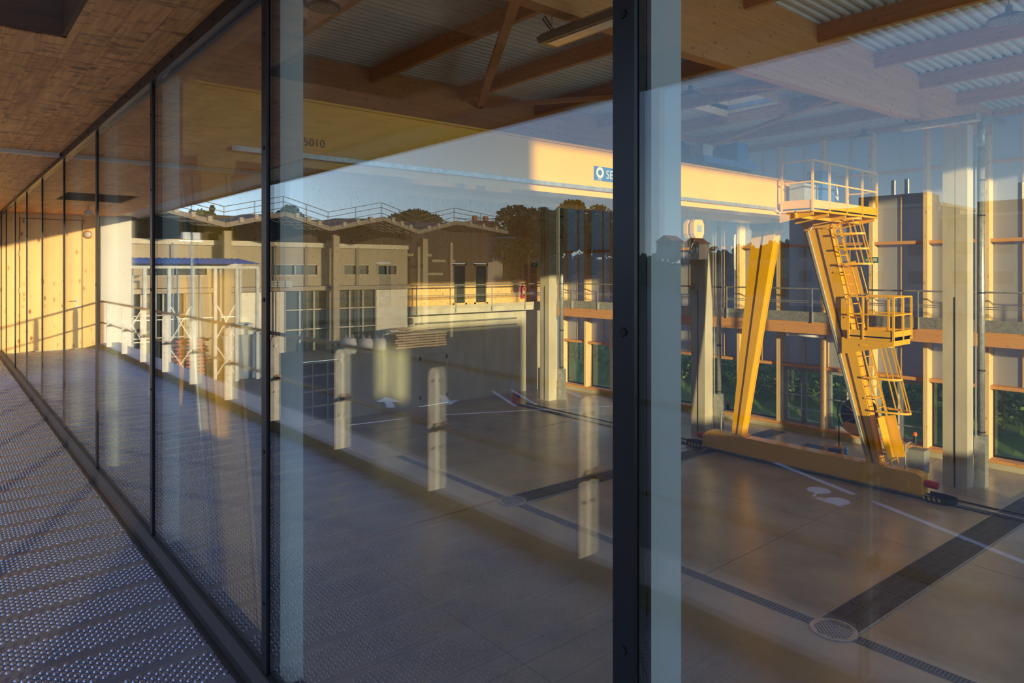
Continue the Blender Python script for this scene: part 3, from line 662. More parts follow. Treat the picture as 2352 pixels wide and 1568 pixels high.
for i, (y0, y1, lab) in enumerate(((-4.0, 5.0, 'narrow slotted floor drain running to the bottom right corner'), (5.7, 13.5, 'narrow slotted floor drain between the two round covers'), (14.1, 19.6, 'narrow slotted floor drain beyond the farther round cover'))):
    g = T('narrow_drain', (11.7, (y0 + y1) / 2, ZF), lab, 'drain'); n = int((y1 - y0) / 1.0)
    for k in range(n):
        ya = y0 + (y1 - y0) * k / n; yb = y0 + (y1 - y0) * (k + 1) / n; mb = MB(); m_ = 18
        for q in range(m_):
            u0 = ya + (yb - ya) * q / m_; mb.box(11.61, 11.79, u0, u0 + (yb - ya) / m_ * .5, ZF + .004, ZF + .014)
        mb.box(11.59, 11.61, ya, yb - .01, ZF + .004, ZF + .016).box(11.79, 11.81, ya, yb - .01, ZF + .004, ZF + .016)
        P(mb, 'grate', 'lamp', g)
    P(B(11.59, 11.81, y0, y1, ZF + .001, ZF + .004), 'channel', 'rubber', g)
for y, lab in ((5.35, 'round cast manhole cover at the foot of the nearer grating'), (13.85, 'round cast manhole cover at the foot of the farther grating')):
    g = T('manhole_cover', (11.7, y, ZF), lab, 'manhole cover')
    P(MB().lathe([(0, .014), (.33, .014), (.36, .02), (.38, .02), (.38, .001)], 36, (11.7, y, ZF)), 'cover', 'galv', g)
    sd_ = MB()
    for a in range(-8, 9):
        for b in range(-8, 9):
            if (a * a + b * b) < 64 and (a + b) % 2 == 0:
                sd_.box(11.7 + a * .038 - .013, 11.7 + a * .038 + .013, y + b * .038 - .013, y + b * .038 + .013, ZF + .014, ZF + .024)
    P(sd_, 'raised_pattern', 'lamp', g, kind='stuff')
for i, (y, lab) in enumerate(((23.0, 'thin orange painted line on the hall floor nearest the end wall'), (19.7, 'thin orange painted line across the middle of the hall floor'), (14.15, 'thin orange painted line beside the farther grating'))):
    S(B(1.3, 21.0, y - .03, y + .03, ZF + .0005, ZF + .0025), 'floor_line', 'orangeline', lab, 'floor marking')
ga = MB()
for y in (8.0, 17.5, 21.5, 2.0): ga.box(1.2, 25, y, y + .008, ZF + .0004, ZF + .0012)
for x in (7.0, 16.5, 21.4): ga.box(x, x + .008, H0, H1, ZF + .0004, ZF + .0012)
P(ga, 'saw_cut_joints', 'rubber', fl, kind='stuff')
S(B(22.3, 23.6, 10.8, 11.7, ZF + .001, ZF + .012), 'floor_hatch', 'black', 'flat dark hatch on the floor behind the yellow crane foot', 'hatch')
XR = 20.3
cr_ = T('crane_rail', (XR, 10, ZF), 'flush steel crane rail track on the floor under the yellow end beam', 'rail')
P(B(XR - .03, XR + .03, -8, 23.6, ZF, ZF + .07), 'rail_head', 'galv', cr_)
P(B(XR - .12, XR - .06, -8, 23.6, ZF + .001, ZF + .006).box(XR + .06, XR + .12, -8, 23.6, ZF + .001, ZF + .006), 'groove', 'rubber', cr_)
P(B(XR + .45, XR + .49, -8, 23.6, ZF + .001, ZF + .03), 'cable_groove', 'rubber', cr_)
st_ = T('rail_stop', (XR, 23.8, ZF), 'orange wedge stop at the far end of the crane rail', 'rail stop')
P(MB().prism([(23.55, ZF), (23.95, ZF), (23.75, ZF + .55), (23.62, ZF + .55)], XR - .12, XR + .12, 'X'), 'wedge', 'orange', st_)
P(MB().lathe([(0, -.08), (.07, -.08), (.07, 0)], 12, (XR, 23.6, ZF + .4), 'Y'), 'bumper', 'black', st_)

# ================================================================== gantry crane
GB, GT = 3.15, 4.15
cn = T('gantry_crane', (XR, 9.9, ZF), 'yellow gantry crane with splayed legs, high walkway and caged ladder in the hall', 'crane')
def girder(y0, y1):
    g = P(MB().box(2.45, 20.9, y0 + .05, y1 - .05, GB + .03, GT - .03), 'girder', 'yellow', cn)
    P(MB().box(2.45, 20.9, y0 - .02, y1 + .02, GB, GB + .03).box(2.45, 20.9, y0 - .02, y1 + .02, GT - .03, GT).box(2.45, 2.48, y0, y1, GB, GT).box(20.87, 20.9, y0, y1, GB, GT), 'flange', 'yellow', g)
    return g
g1 = girder(9.5, 10.05); g2 = girder(11.15, 11.7)
P(B(2.5, 20.8, 9.74, 9.80, GT, GT + .05), 'trolley_rail', 'galv', g1); P(B(2.5, 20.8, 11.4, 11.46, GT, GT + .05), 'trolley_rail', 'galv', g2)
P(B(3.05, 17.3, 9.44, 9.50, GB + .13, GB + .20), 'cable_channel', 'galv', cn)
P(MB().tube([(17.3, 9.47, GB + .16), (17.5, 9.44, GB + .05), (17.8, 9.44, GB + .08), (17.85, 9.44, GB + .4)], .018, 6), 'cable', 'tubewhite', cn)
for x in (2.8, XR): P(MB().box(x - .2, x + .2, 10.05, 11.15, GB + .1, GB + .55), 'cross_beam', 'yellow', cn)
text('5010', .17, (4.09, 9.545, 3.48), (R(90), 0, 0), 'black', 'lettering', cn)
lgp = P(B(10.25, 11.35, 9.535, 9.548, 3.50, 3.79), 'sign_plate', 'blue', cn)
P(MB().lathe([(.06, 0), (.115, 0), (.115, -.004), (.06, -.004)], 20, (10.42, 9.534, 3.665), 'Y'), 'ring_mark', 'white', lgp)
text('SET', .25, (10.60, 9.532, 3.56), (R(90), 0, 0), 'white', 'lettering', cn, .003)
text('OMIS', .055, (10.34, 9.532, 3.507), (R(90), 0, 0), 'white', 'lettering', cn, .003)
def leg(x, yb, yt, dark):
    """H-section leg: web recessed between two flanges, leaning along Y"""
    zb, zt = ZF + .72, GB - .22
    def PTY(z): return yb + (yt - yb) * (z - zb) / (zt - zb)
    def slab(x0, x1, a0, a1, b0, b1):
        mb = MB(); mb.add([(x0, yb + a0, zb), (x1, yb + a0, zb), (x1, yb + a1, zb), (x0, yb + a1, zb),
                           (x0, yt + b0, zt), (x1, yt + b0, zt), (x1, yt + b1, zt), (x0, yt + b1, zt)],
                          [(0, 3, 2, 1), (4, 5, 6, 7), (0, 1, 5, 4), (1, 2, 6, 5), (2, 3, 7, 6), (3, 0, 4, 7)]); return mb
    L_ = P(slab(x - .17, x + .17, -.15, .15, -.36, .36), 'leg', 'yellow', cn)
    for xx in (-.17, .155): 
        sl = slab(x + xx - .012, x + xx + .03, -.18, .18, -.40, .40); P(sl, 'flange', 'yellow', L_)
    P(slab(x - .187, x - .181, -.03, .03, -.03, .04), 'recess', 'brownst_shade', L_)
    P(MB().box(x - .24, x + .24, yb - .28, yb + .28, zb - .03, zb), 'foot_plate', 'yellow', L_)
    for s1 in (-1, 1):
        P(MB().prism([(yb + s1 * .2, zb - .03), (yb + s1 * .24, zb - .03), (yb + s1 * .22, zb - .32)], x - .235, x - .20, 'X'), 'gusset', 'yellow', L_)
    bl = MB()
    for k in range(6): bl.box(x - .235, x - .205, yb - .28 + k * .11, yb - .25 + k * .11, zb, zb + .03)
    P(bl, 'bolts', 'galv', L_, kind='stuff')
    P(MB().prism([(yt - .45, GB), (yt + .45, GB), (yt + .45, GB - .14), (yt + .36, GB - .24), (yt - .36, GB - .24), (yt - .45, GB - .14)], x - .24, x + .24, 'X'), 'head', dark, L_)  # brown on the farther heads paints the shadow under the girder
    return L_
for x in (2.8, XR):
    leg(x, 12.38, 11.42, 'brownst_shade'); leg(x, 8.1, 9.72, 'yellow')
    e_ = P(MB().prism([(6.85, ZF + .12), (13.65, ZF + .12), (13.65, ZF + .52), (13.4, ZF + .69), (7.0, ZF + .69), (6.85, ZF + .62)], x - .22, x + .22, 'X'), 'end_beam', 'yellow', cn)
    for yy in (7.35, 13.15):
        P(MB().lathe([(0, -.03), (.20, -.03), (.22, 0)], 24, (x - .22, yy, ZF + .33), 'X'), 'wheel_cover', 'yellow', e_)
        P(MB().prism([(yy - .3, ZF + .14), (yy + .3, ZF + .14), (yy + .3, ZF + .5), (yy + .15, ZF + .6), (yy - .15, ZF + .6), (yy - .3, ZF + .5)], x - .235, x - .22, 'X'), 'wheel_plate', 'yellow', e_)
        P(MB().lathe([(0, -.09), (.15, -.09), (.15, .09), (0, .09)], 20, (x, yy, ZF + .22), 'X'), 'wheel', 'lamp', e_)
    P(MB().lathe([(0, -.34), (.09, -.34), (.10, -.3), (.10, -.05), (.06, 0)], 18, (x, 6.86, ZF + .42), 'Y'), 'buffer', 'red', e_, 'red end buffer')
    P(MB().lathe([(0, .34), (.09, .34), (.10, .3), (.10, .05), (.06, 0)], 18, (x, 13.64, ZF + .42), 'Y'), 'buffer', 'red', e_, 'red end buffer')
    for ye_, s1 in ((6.8, -1), (13.7, 1)):
        gd = P(MB().box(x - .25, x + .25, min(ye_, ye_ + s1 * .55), max(ye_, ye_ + s1 * .55), ZF + .05, ZF + .07), 'rail_guard', 'black', e_)
        arc = MB(); n = 14
        for k in range(n):
            a0 = math.pi * k / n; a1 = math.pi * (k + 1) / n
            q0 = (x + .26 * math.cos(a0), ye_ + s1 * (.35 + .38 * math.sin(a0))); q1 = (x + .26 * math.cos(a1), ye_ + s1 * (.35 + .38 * math.sin(a1)))
            arc.add([(q0[0], q0[1], ZF + .05), (q1[0], q1[1], ZF + .05), (q1[0], q1[1], ZF + .17), (q0[0], q0[1], ZF + .17)], [(0, 1, 2, 3)])
        for s2 in (-1, 1): arc.box(x + s2 * .26 - .008, x + s2 * .26 + .008, min(ye_, ye_ + s1 * .36), max(ye_, ye_ + s1 * .36), ZF + .05, ZF + .17)
        P(arc, 'bumper_band', 'black', gd)
        stp = MB()
        for k in range(4):
            y_ = ye_ + s1 * (.06 + k * .12) ; stp.prism([(y_, ZF + .07), (y_ + .05, ZF + .07), (y_ + .08, ZF + .15), (y_ + .03, ZF + .15)], x - .275, x - .27, 'X')
        P(stp, 'hazard_stripes', mat('hazard_yellow', (.85, .6, .03), .5) if 'haz' not in M else M['haz'], gd)
        M['haz'] = bpy.data.materials['hazard_yellow']
# conduit along right leg (both sides of the hall)
def PL(z): return 8.1 + (9.72 - 8.1) * (z - (ZF + .72)) / (GB - .22 - (ZF + .72))
for x in (2.8, XR):
    P(MB().bar((x - .22, PL(ZF + .9) + .12, ZF + .9), (x - .22, PL(2.85) + .28, 2.85), .05, .09, (1, 0, 0)), 'cable_tray', 'grey', cn)
    P(MB().bar((x - .252, PL(ZF + .9) + .07, ZF + .9), (x - .252, PL(2.85) + .23, 2.85), .012, .02, (1, 0, 0)), 'tray_edge', 'tubewhite', cn)
P(MB().tube([(XR - .33, PL(2.8) + .15, 2.85), (XR - .33, PL(2.8) + .05, 3.0), (XR - .33, PL(2.8) - .15, 3.05)], .02, 6), 'cable', 'tubewhite', cn)
# ladder on the outer side of the near-Y leg, in three flights
def ladder(z0, z1, off0, name='ladder'):
    def q(z, xo): return Vector((XR + xo, PL(z) - off0, z))
    ld = P(MB().bar(q(z0, -.22), q(z1, -.22), .03, .06, (1, 0, 0)), name, 'yellow', cn)
    P(MB().bar(q(z0, .22), q(z1, .22), .03, .06, (1, 0, 0)), 'stile', 'yellow', ld)
    n = int((z1 - z0) / .28); rg = None
    for k in range(n):
        z = z0 + .14 + k * .28
        mb = MB().bar(q(z, -.22), q(z, .22), .03, .025)
        P(mb, 'rung', 'yellow', ld)
    for z in (z0 + .3, (z0 + z1) / 2, z1 - .3):
        P(MB().bar(q(z, -.2), q(z, -.2) + Vector((0, off0 - .2, 0)), .02, .04).bar(q(z, .2), q(z, .2) + Vector((0, off0 - .2, 0)), .02, .04), 'stand_off', 'yellow', ld)
    return ld
def cage(z0, z1, off0, par, n):
    hp = []
    for k in range(n):
        z = z0 + (z1 - z0) * k / (n - 1); yb = PL(z) - off0
        mb = MB(); m_ = 14; pts = [(XR + .34 * math.cos(math.pi + math.pi * j / m_ * 1.0), yb + .02 + .78 * math.sin(math.pi + math.pi * j / m_), z + .0) for j in range(m_ + 1)]
        for a, b in zip(pts, pts[1:]): mb.bar(a, b, .012, .055)
        P(mb, 'hoop', 'yellow', par)
    for t_ in (.12, .3, .5, .7, .88):
        a = math.pi + math.pi * t_
        def q(z): return Vector((XR + .33 * math.cos(a), PL(z) - off0 + .02 + .77 * math.sin(a), z))
        P(MB().bar(q(z0), q(z1), .035, .010, (1, 0, 0)), 'cage_strap', 'yellow', par)
l1 = ladder(ZF + .75, -.2, .52); cage(-2.25, -.45, .52, l1, 3)
P(MB().bar((XR - .28, PL(-2.4) - .57, -2.4), (XR - .28, PL(-3.5) - .57, -3.5), .42, .012, (0, 1, 0)), 'anti_climb_plate', 'yellow', l1)
P(MB().bar((XR, PL(-2.4) - .60, -2.4), (XR, PL(-3.5) - .60, -3.5), .012, .5, (0, 1, 0)), 'anti_climb_plate', 'yellow', l1)
l2 = ladder(.0, 3.2, .52); cage(1.85, 3.15, .52, l2, 4)
for s1 in (-.3, .3):
    P(MB().tube([(XR + s1, PL(.95) - .62, .95), (XR + s1, PL(.95) - .80, 1.0), (XR + s1, PL(1.75) - .80, 1.75), (XR + s1, PL(1.8) - .6, 1.8)], .018, 8), 'grab_loop', 'yellow', l2)
P(MB().bar((XR + .1, PL(.95) - .60, .95), (XR + .1, PL(1.9) - .60, 1.9), .012, .36, (0, 1, 0)), 'back_plate', 'yellow', l2)
# platforms
def platform(x0, x1, y0, y1, z, rh, posts, name, toe=.16, skip=()):
    p_ = P(B(x0, x1, y0, y1, z - .04, z), name, 'yellow', cn)
    P(MB().box(x0, x0 + .012, y0, y1, z - .10, z + toe).box(x0, x1, y0, y0 + .012, z - .10, z + toe).box(x1 - .012, x1, y0, y1, z - .10, z + toe), 'toe_board', 'yellow', p_)
    def RL(h): 
        mb = MB(); mb.bar((x0, y1, z + h), (x0, y0, z + h), .04, .04).bar((x0, y0, z + h), (x1, y0, z + h), .04, .04).bar((x1, y0, z + h), (x1, y1, z + h), .04, .04); return mb
    P(RL(rh), 'top_rail', 'yellow', p_); P(RL(rh * .55), 'mid_rail', 'yellow', p_)
    for (x, y) in posts: P(MB().bar((x, y, z - .10), (x, y, z + rh), .05, .05), 'rail_post', 'yellow', p_)
    return p_
p1 = platform(19.95, 21.2, 7.5, 8.72, -.18, 1.1, [(19.95, 7.5), (19.95, 8.3), (20.6, 7.5), (21.2, 7.5), (21.2, 8.1), (21.2, 8.7), (19.95, 8.7)], 'rest_platform')
P(MB().prism([(7.5, -.26), (8.9, -.26), (8.9, -.75), (7.5, -.42)], 19.97, 20.0, 'X').prism([(7.5, -.26), (8.9, -.26), (8.9, -.75), (7.5, -.42)], 21.1, 21.13, 'X').box(20, 21.1, 7.5, 7.53, -.42, -.22), 'bracket', 'yellow', p1)
p2 = platform(17.5, 21.5, 8.55, 9.45, 3.30, 1.25, [(17.5, 8.55), (17.5, 9.4), (18.45, 8.55), (19.5, 8.55), (20.5, 8.55), (21.5, 8.55), (21.5, 9.4)], 'service_walkway', .22)
brk = MB()
for x in (17.6, 18.45, 19.5, 20.5, 21.4): brk.prism([(8.58, 3.24), (9.5, 3.24), (9.5, 2.95), (8.58, 3.12)], x - .03, x + .03, 'X')
P(brk.box(17.5, 21.5, 9.0, 9.04, 3.06, 3.24), 'bracket', 'yellow', p2)
P(B(17.95, 18.75, 9.0, 9.42, 3.32, 4.02), 'grey_cabinet', 'grey', cn, 'grey cabinet on the crane walkway')
P(B(18.9, 19.7, 8.95, 9.4, 3.32, 4.45), 'blue_cabinet', 'blue', cn, 'blue cabinet on the crane walkway')
P(MB().tube([(20.4, 9.3, 4.5), (20.4, 9.3, 3.9), (20.5, 9.25, 3.75), (20.6, 9.3, 3.95), (20.6, 9.35, 4.3)], .018, 6), 'hanging_cable', 'tubewhite', cn)
# trolley hoist on the girders
tr = T('trolley_hoist', (15.4, 10.6, GT + .05), 'dark hoist trolley standing on top of the crane girders', 'hoist')
P(B(14.2, 16.6, 9.6, 11.6, GT + .14, GT + .30), 'frame', 'blue', tr)
P(MB().lathe([(0, -.7), (.28, -.7), (.28, .7), (0, .7)], 24, (15.2, 10.6, GT + .55), 'X'), 'drum', 'lamp', tr)
P(B(16.0, 16.5, 9.8, 10.5, GT + .25, GT + .85), 'motor_box', 'blue', tr); P(B(14.3, 14.7, 9.7, 10.1, GT + .25, GT + .6), 'junction_box', 'grey', tr)
for x in (14.4, 16.4):
    for y in (9.77, 11.43): P(MB().lathe([(0, -.06), (.12, -.06), (.12, .06), (0, .06)], 16, (x, y, GT + .18), 'Y'), 'wheel', 'lamp', tr)
hk = T('hook_block', (15.2, 10.6, 2.1), 'yellow twin sheave hook block hanging with a black hook left of the crane leg', 'hook')
for y in (10.50, 10.70):
    hb = P(MB().prism([(14.97, 2.62), (15.05, 2.50), (15.35, 2.50), (15.43, 2.62), (15.43, 2.86), (15.35, 2.98), (15.05, 2.98), (14.97, 2.86)], y - .06, y + .06, 'Y'), 'sheave_housing', 'yellow', hk)
P(B(15.12, 15.3, 10.42, 10.438, 2.66, 2.84), 'load_plate', 'grey', hk)
pts = [(15.2, 10.6, 2.5)] + [(15.2, 10.6 , 2.42)] + [(15.2 + .14 * math.sin(a), 10.6, 2.23 - .02 + .14 * math.cos(a)) for a in [R(v) for v in range(10, 300, 20)]]
P(MB().tube(pts, [.05] + [.045] * (len(pts) - 3) + [.03, .02], 10), 'hook', 'black', hk, smooth=True)
P(MB().tube([(15.2, 10.6, 2.42), (15.07, 10.6, 2.22)], .012, 6), 'latch', 'galv', hk)
for x, y in ((15.02, 10.5), (15.38, 10.5), (15.02, 10.7), (15.38, 10.7)): P(MB().tube([(x, y, 2.9), (x, y, GT + .5)], .009, 5), 'rope', 'galv', hk)
# cable reel
rl = P(MB().lathe([(.60, -.02), (.62, -.02), (.62, .02), (.60, .02), (.60, -.02)], 36, (20.95, 8.85, -2.65), 'X'), 'cable_reel', 'black', cn)
P(MB().lathe([(.2, -.10), (.52, -.10), (.52, .10), (.2, .10)], 30, (21.05, 8.85, -2.65), 'X'), 'wound_cable', 'black', rl)
sp_ = MB()
for k in range(10):
    a = 2 * math.pi * k / 10; sp_.bar((20.92, 8.85, -2.65), (20.92, 8.85 + .6 * math.cos(a), -2.65 + .6 * math.sin(a)), .012, .03)
P(sp_, 'spokes', 'galv', rl)
P(MB().lathe([(0, -.18), (.10, -.18), (.13, 0)], 16, (20.92, 8.85, -2.65), 'X'), 'hub', 'brownst_shade', rl)
P(MB().prism([(8.2, -2.95), (9.1, -2.85), (9.1, -2.98), (8.9, -3.12), (8.2, -3.2)], 20.5, 20.75, 'X'), 'reel_bracket', 'yellow', cn)
P(MB().tube([(20.95, 9.42, -2.8), (20.95, 9.42, -3.7)], .02, 6), 'reel_cable', 'black', cn)
P(MB().box(20.75, 21.2, 9.25, 9.65, ZF + .42, ZF + .74), 'blue_box', 'blue', cn, 'blue box behind the end beam')
P(MB().bar((20.7, 9.2, ZF + .4), (20.7, 9.2, ZF + .85), .05, .05).bar((20.7, 9.7, ZF + .4), (20.7, 9.7, ZF + .85), .05, .05).bar((20.7, 9.2, ZF + .83), (20.7, 9.7, ZF + .83), .06, .05).bar((20.7, 9.45, ZF + .83), (21.2, 9.45, ZF + .83), .06, .05), 'box_frame', 'yellow', cn)
P(MB().box(20.55, 20.95, 6.95, 7.35, ZF + .55, ZF + 1.2), 'switch_box', 'grey', cn, 'grey steel box on the end beam')
for y in (7.35, 13.1):
    P(MB().tube([(20.35, y, ZF + .69), (20.35, y, ZF + 1.35), (20.42, y - .1, ZF + 1.42), (20.42, y - .22, ZF + 1.42)], .025, 8), 'beacon_arm', 'grey', cn)
    bc = P(MB().lathe([(0, 0), (.05, 0), (.05, .22), (0, .22)], 14, (20.42, y - .22, ZF + 1.42)), 'beacon', 'black', cn)
    P(MB().lathe([(0, 0), (.052, 0), (.052, .07), (.03, .1), (0, .1)], 14, (20.42, y - .22, ZF + 1.62)), 'beacon_lens', 'orange', bc, 'orange beacon lens')

# ================================================================== outside: yard seen in the glass
yd = T('yard_ground', (-40, 20, -4.5), kind='structure')
P(B(-420, -1.1, -200, 420, -4.7, -4.5), 'asphalt', 'asphalt', yd)
P(B(25.8, 60, -60, 60, -4.75, -4.55), 'lawn', 'grass', yd)
P(B(-9.2, -1.1, -60, 46, -4.5, -4.46), 'pavement', 'ledge', yd)
def line(a, b, wd, label, name='road_line'):
    a = Vector((a[0], a[1])); b = Vector((b[0], b[1])); d = (b - a).normalized(); n = Vector((-d.y, d.x)) * wd / 2
    S(MB().prism([tuple(a - n), tuple(b - n), tuple(b + n), tuple(a + n)], -4.499, -4.493), name, 'whiteline', label, 'road marking')
line((-10.48, 24.94), (-13.2, 24.52), .12, 'short white line on the yard at the left of the arrows')
line((-14.45, 24.14), (-21.55, 20.7), .12, 'long white line across the yard behind the arrows')
line((-19.68, 27.24), (-18.06, 23.52), .16, 'white parking bay line left of the orange rail stop')
line((-20.59, 26.8), (-18.98, 23.13), .16, 'white parking bay line crossing the orange rail stop')
line((-22.69, 25.03), (-21.87, 23.06), .16, 'white parking bay line right of the corner column')
line((-18.51, 11.26), (-17.26, 8.27), .17, 'white lane line on the yard up to the bicycle symbol')
line((-17.14, 7.86), (-15.0, 2.8), .17, 'white lane line on the yard beyond the bicycle symbol')
def arrow(tip, l, r, tail, label):
    tip, l, r, tail = [Vector(q) for q in (tip, l, r, tail)]; mid = (l + r) / 2; d = (r - l) * .16
    S(MB().prism([tuple(tip), tuple(l), tuple(mid - d), tuple(tail - d), tuple(tail + d), tuple(mid + d), tuple(r)], -4.499, -4.493), 'road_arrow', 'whiteline', label, 'road marking')
arrow((-14.76, 29.36), (-13.75, 28.5), (-14.6, 27.8), (-13.6, 26.9), 'white road arrow pointing left on the yard')
arrow((-16.0, 25.7), (-15.8, 26.6), (-16.9, 26.4), (-17.1, 28.0), 'white road arrow pointing right on the yard')
bi = T('bicycle_symbol', (-16.7, 8.7, -4.5), 'white painted bicycle symbol on the yard lane', 'road marking')
for cx, cy in ((-16.85, 9.05), (-16.35, 8.3)): P(MB().lathe([(.20, 0), (.31, 0)], 20, (cx, cy, -4.492)).lathe([(0, 0), (.2, 0)], 20, (cx, cy, -4.4925)), 'wheel', 'whiteline', bi)
P(MB().bar((-16.85, 9.05, -4.493), (-16.2, 8.9, -4.493), .06, .006).bar((-16.2, 8.9, -4.493), (-16.35, 8.3, -4.493), .06, .006).bar((-16.0, 8.2, -4.493), (-16.2, 8.9, -4.493), .08, .006).bar((-16.05, 8.0, -4.493), (-16.0, 8.35, -4.493), .08, .006), 'frame', 'whiteline', bi)

# opposite building with folded canopy roof
ob = T('opposite_building', (-17, 52, -4.5), 'long two-storey concrete building with folded canopy roof reflected across the yard', 'building')
X0, X1 = 6.0, -28.6
# wall with window strips, built as courses
P(B(X1, X0, 50, 50.3, 2.1, 3.4), 'upper_wall', 'bconc', ob); P(B(X1, X0, 50, 50.3, .45, 1.25), 'wall_band', 'bconc', ob)
P(B(X1, X0, 49.6, 50.3, .1, .42), 'floor_slab', 'bconc', ob); P(B(X1, X0, 49.8, 50.2, 3.4, 3.75), 'eaves_beam', 'bframe', ob)
P(B(-42, X0, 56, 56.3, -4.5, 6.0), 'shade_backdrop', 'bdark', ob); P(B(X1, X0, 50.1, 56, 5.0, 5.2), 'roof_slab', 'bdark', ob)  # dark sheet added behind, standing in for shade under the open canopy
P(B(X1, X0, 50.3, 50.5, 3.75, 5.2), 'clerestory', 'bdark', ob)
wx = []
for (a, b) in ((-16.9, -20.6), (-22.7, -25.0), (-25.7, -27.6), (-2.5, -6), (-8.5, -12.5)): wx.append((b, a))
wx.sort(); px_ = X1
for a, b in wx:
    P(B(px_, a, 50, 50.3, 1.25, 2.1), 'wall_pier', 'bconc', ob); px_ = b
    wi = P(B(a, b, 50.18, 50.22, 1.25, 2.1), 'window', 'bglass', ob)
    P(MB().box(a, b, 49.97, 50.1, 1.25, 1.31).box(a, b, 49.97, 50.1, 2.04, 2.1).box(a, a + .06, 49.97, 50.1, 1.25, 2.1).box(b - .06, b, 49.97, 50.1, 1.25, 2.1).box((a + b) / 2 - .04, (a + b) / 2 + .04, 49.97, 50.1, 1.25, 2.1), 'window_frame', 'bframe', wi)
P(B(px_, X0, 50, 50.3, 1.25, 2.1), 'wall_pier', 'bconc', ob)
kx = X0 - 1
kinds = ['shut', 'glaz', 'shut', 'wall', 'glaz', 'shut', 'glaz', 'shut', 'glaz', 'wall']
segs = [(6.0, -3.0, 'wall'), (-3.0, -7.0, 'shut'), (-7.0, -11.0, 'glaz'), (-11.0, -14.6, 'wall'), (-14.6, -18.0, 'shut'), (-18.0, -21.4, 'glaz'), (-22.1, -25.6, 'glaz'), (-25.6, -28.6, 'shut')]
for a, b, kd in segs:
    a, b = b, a
    if kd == 'wall': P(B(a, b, 50, 50.3, -4.5, .1), 'lower_wall', 'bconc', ob)
    elif kd == 'shut':
        mb = MB(); z = -4.5
        while z < -.02: mb.prism([(50.0, z), (50.06, z + .01), (50.02, z + .10), (50.0, z + .10)], a, b, 'X'); z += .12
        mb.box(a, b, 50.06, 50.1, -4.5, .1); P(mb, 'roller_shutter', 'shut', ob)
    else:
        wi = P(B(a, b, 50.2, 50.24, -4.5, .1), 'glazing', 'bglass', ob); n = 3
        for k in range(n + 1): x = a + (b - a) * k / n; P(B(x - .05, x + .05, 50.0, 50.2, -4.5, .1), 'glazing_bar', 'bframe', wi)
        for z in (-1.4, -2.9): P(B(a, b, 50.02, 50.2, z, z + .08), 'glazing_rail', 'bframe', wi)
P(B(-22.1, -21.4, 50, 50.3, -4.5, .1), 'lower_wall', 'bconc', ob)
xp = 2.0
for x in (-5.4, -13.5, -21.6, -29.7): P(B(x - .25, x + .25, 48.9, 49.35, -4.5, 4.4), 'column', 'bconc', ob)
for x in (-17.2, -16.4, -19.6, -23.9, -10.2): P(MB().tube([(x, 49.75, -4.4), (x, 49.75, 3.5)], .05, 6), 'rain_pipe', 'galv', ob)
# folded canopy: valleys and peaks
vp = []
x = 5.2 ; up_ = True
fold = [(5.5, 4.55), (2.2, 5.15), (-1.4, 4.35), (-5.0, 5.15), (-8.0, 5.2), (-11.8, 4.35), (-15.6, 5.25), (-18.75, 4.38), (-22.9, 5.3), (-25.9, 4.42), (-29.4, 5.3), (-34.7, 4.7)]
for (xa, za), (xb, zb) in zip(fold, fold[1:]):
    th = .1
    P(MB().add([(xa, 44, za), (xb, 44, zb), (xb, 52, zb + .5), (xa, 52, za + .5), (xa, 44, za + th), (xb, 44, zb + th), (xb, 52, zb + .5 + th), (xa, 52, za + .5 + th)],
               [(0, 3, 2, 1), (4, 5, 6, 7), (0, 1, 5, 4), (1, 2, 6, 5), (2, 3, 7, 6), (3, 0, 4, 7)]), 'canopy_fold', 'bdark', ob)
    P(MB().bar((xa, 43.97, za + .12), (xb, 43.97, zb + .12), .08, .30), 'canopy_fascia', 'fascia', ob)
    pa = MB(); nu = 4; nv = 4
    for i in range(nu):
        for j in range(nv):
            u0, u1 = (i + .18) / nu, (i + .82) / nu; y0, y1 = 44.7 + j * 1.25, 45.35 + j * 1.25
            def Z(u, y): return za + (zb - za) * u + (y - 44) / 8 * .5 - .03
            xx0, xx1 = xa + (xb - xa) * u0, xa + (xb - xa) * u1
            pa.add([(xx0, y0, Z(u0, y0)), (xx1, y0, Z(u1, y0)), (xx1, y1, Z(u1, y1)), (xx0, y1, Z(u0, y1))], [(0, 1, 2, 3)])
    P(pa, 'light_panels', 'bpan', ob, kind='stuff')
    r_ = MB()
    for h in (.55, .95, 1.3): r_.bar((xa, 44.3, za + h), (xb, 44.3, zb + h), .04, .04)
    for t_ in (0, .5): r_.bar((xa + (xb - xa) * t_, 44.3, za + (zb - za) * t_), (xa + (xb - xa) * t_, 44.3, za + (zb - za) * t_ + 1.3), .04, .04)
    P(r_, 'roof_guard_rail', 'darkrail', ob)
    for t_ in (.25, .5, .75):
        xx = xa + (xb - xa) * t_; zz = za + (zb - za) * t_; P(MB().box(xx - .12, xx + .12, 43.85, 44.25, zz + .1, zz + .42), 'rafter_end', 'bconc', ob)
for x, z in ((-30.4, 2.9), (-31.6, 1.2), (-33.0, 2.4)): P(B(x - 2.0, x + .6, 52.0, 52.25, z, z + .22), 'open_beam', 'bconc', ob)
for x in (-30.8, -34.3): P(B(x - .15, x + .15, 51.6, 51.9, -4.5, 4.2), 'column', 'bconc', ob)
# sun-lit end gable guard rail
r_ = MB()
for h in (.55, .95, 1.3): r_.bar((-34.7, 44.3, 4.7 + h), (-34.7, 51.5, 5.1 + h), .04, .04)
for y in (44.3, 46, 48, 50, 51.5): r_.bar((-34.7, y, 4.7), (-34.7, y, 6.2), .04, .04)
P(r_, 'roof_guard_rail', 'darkrail', ob)
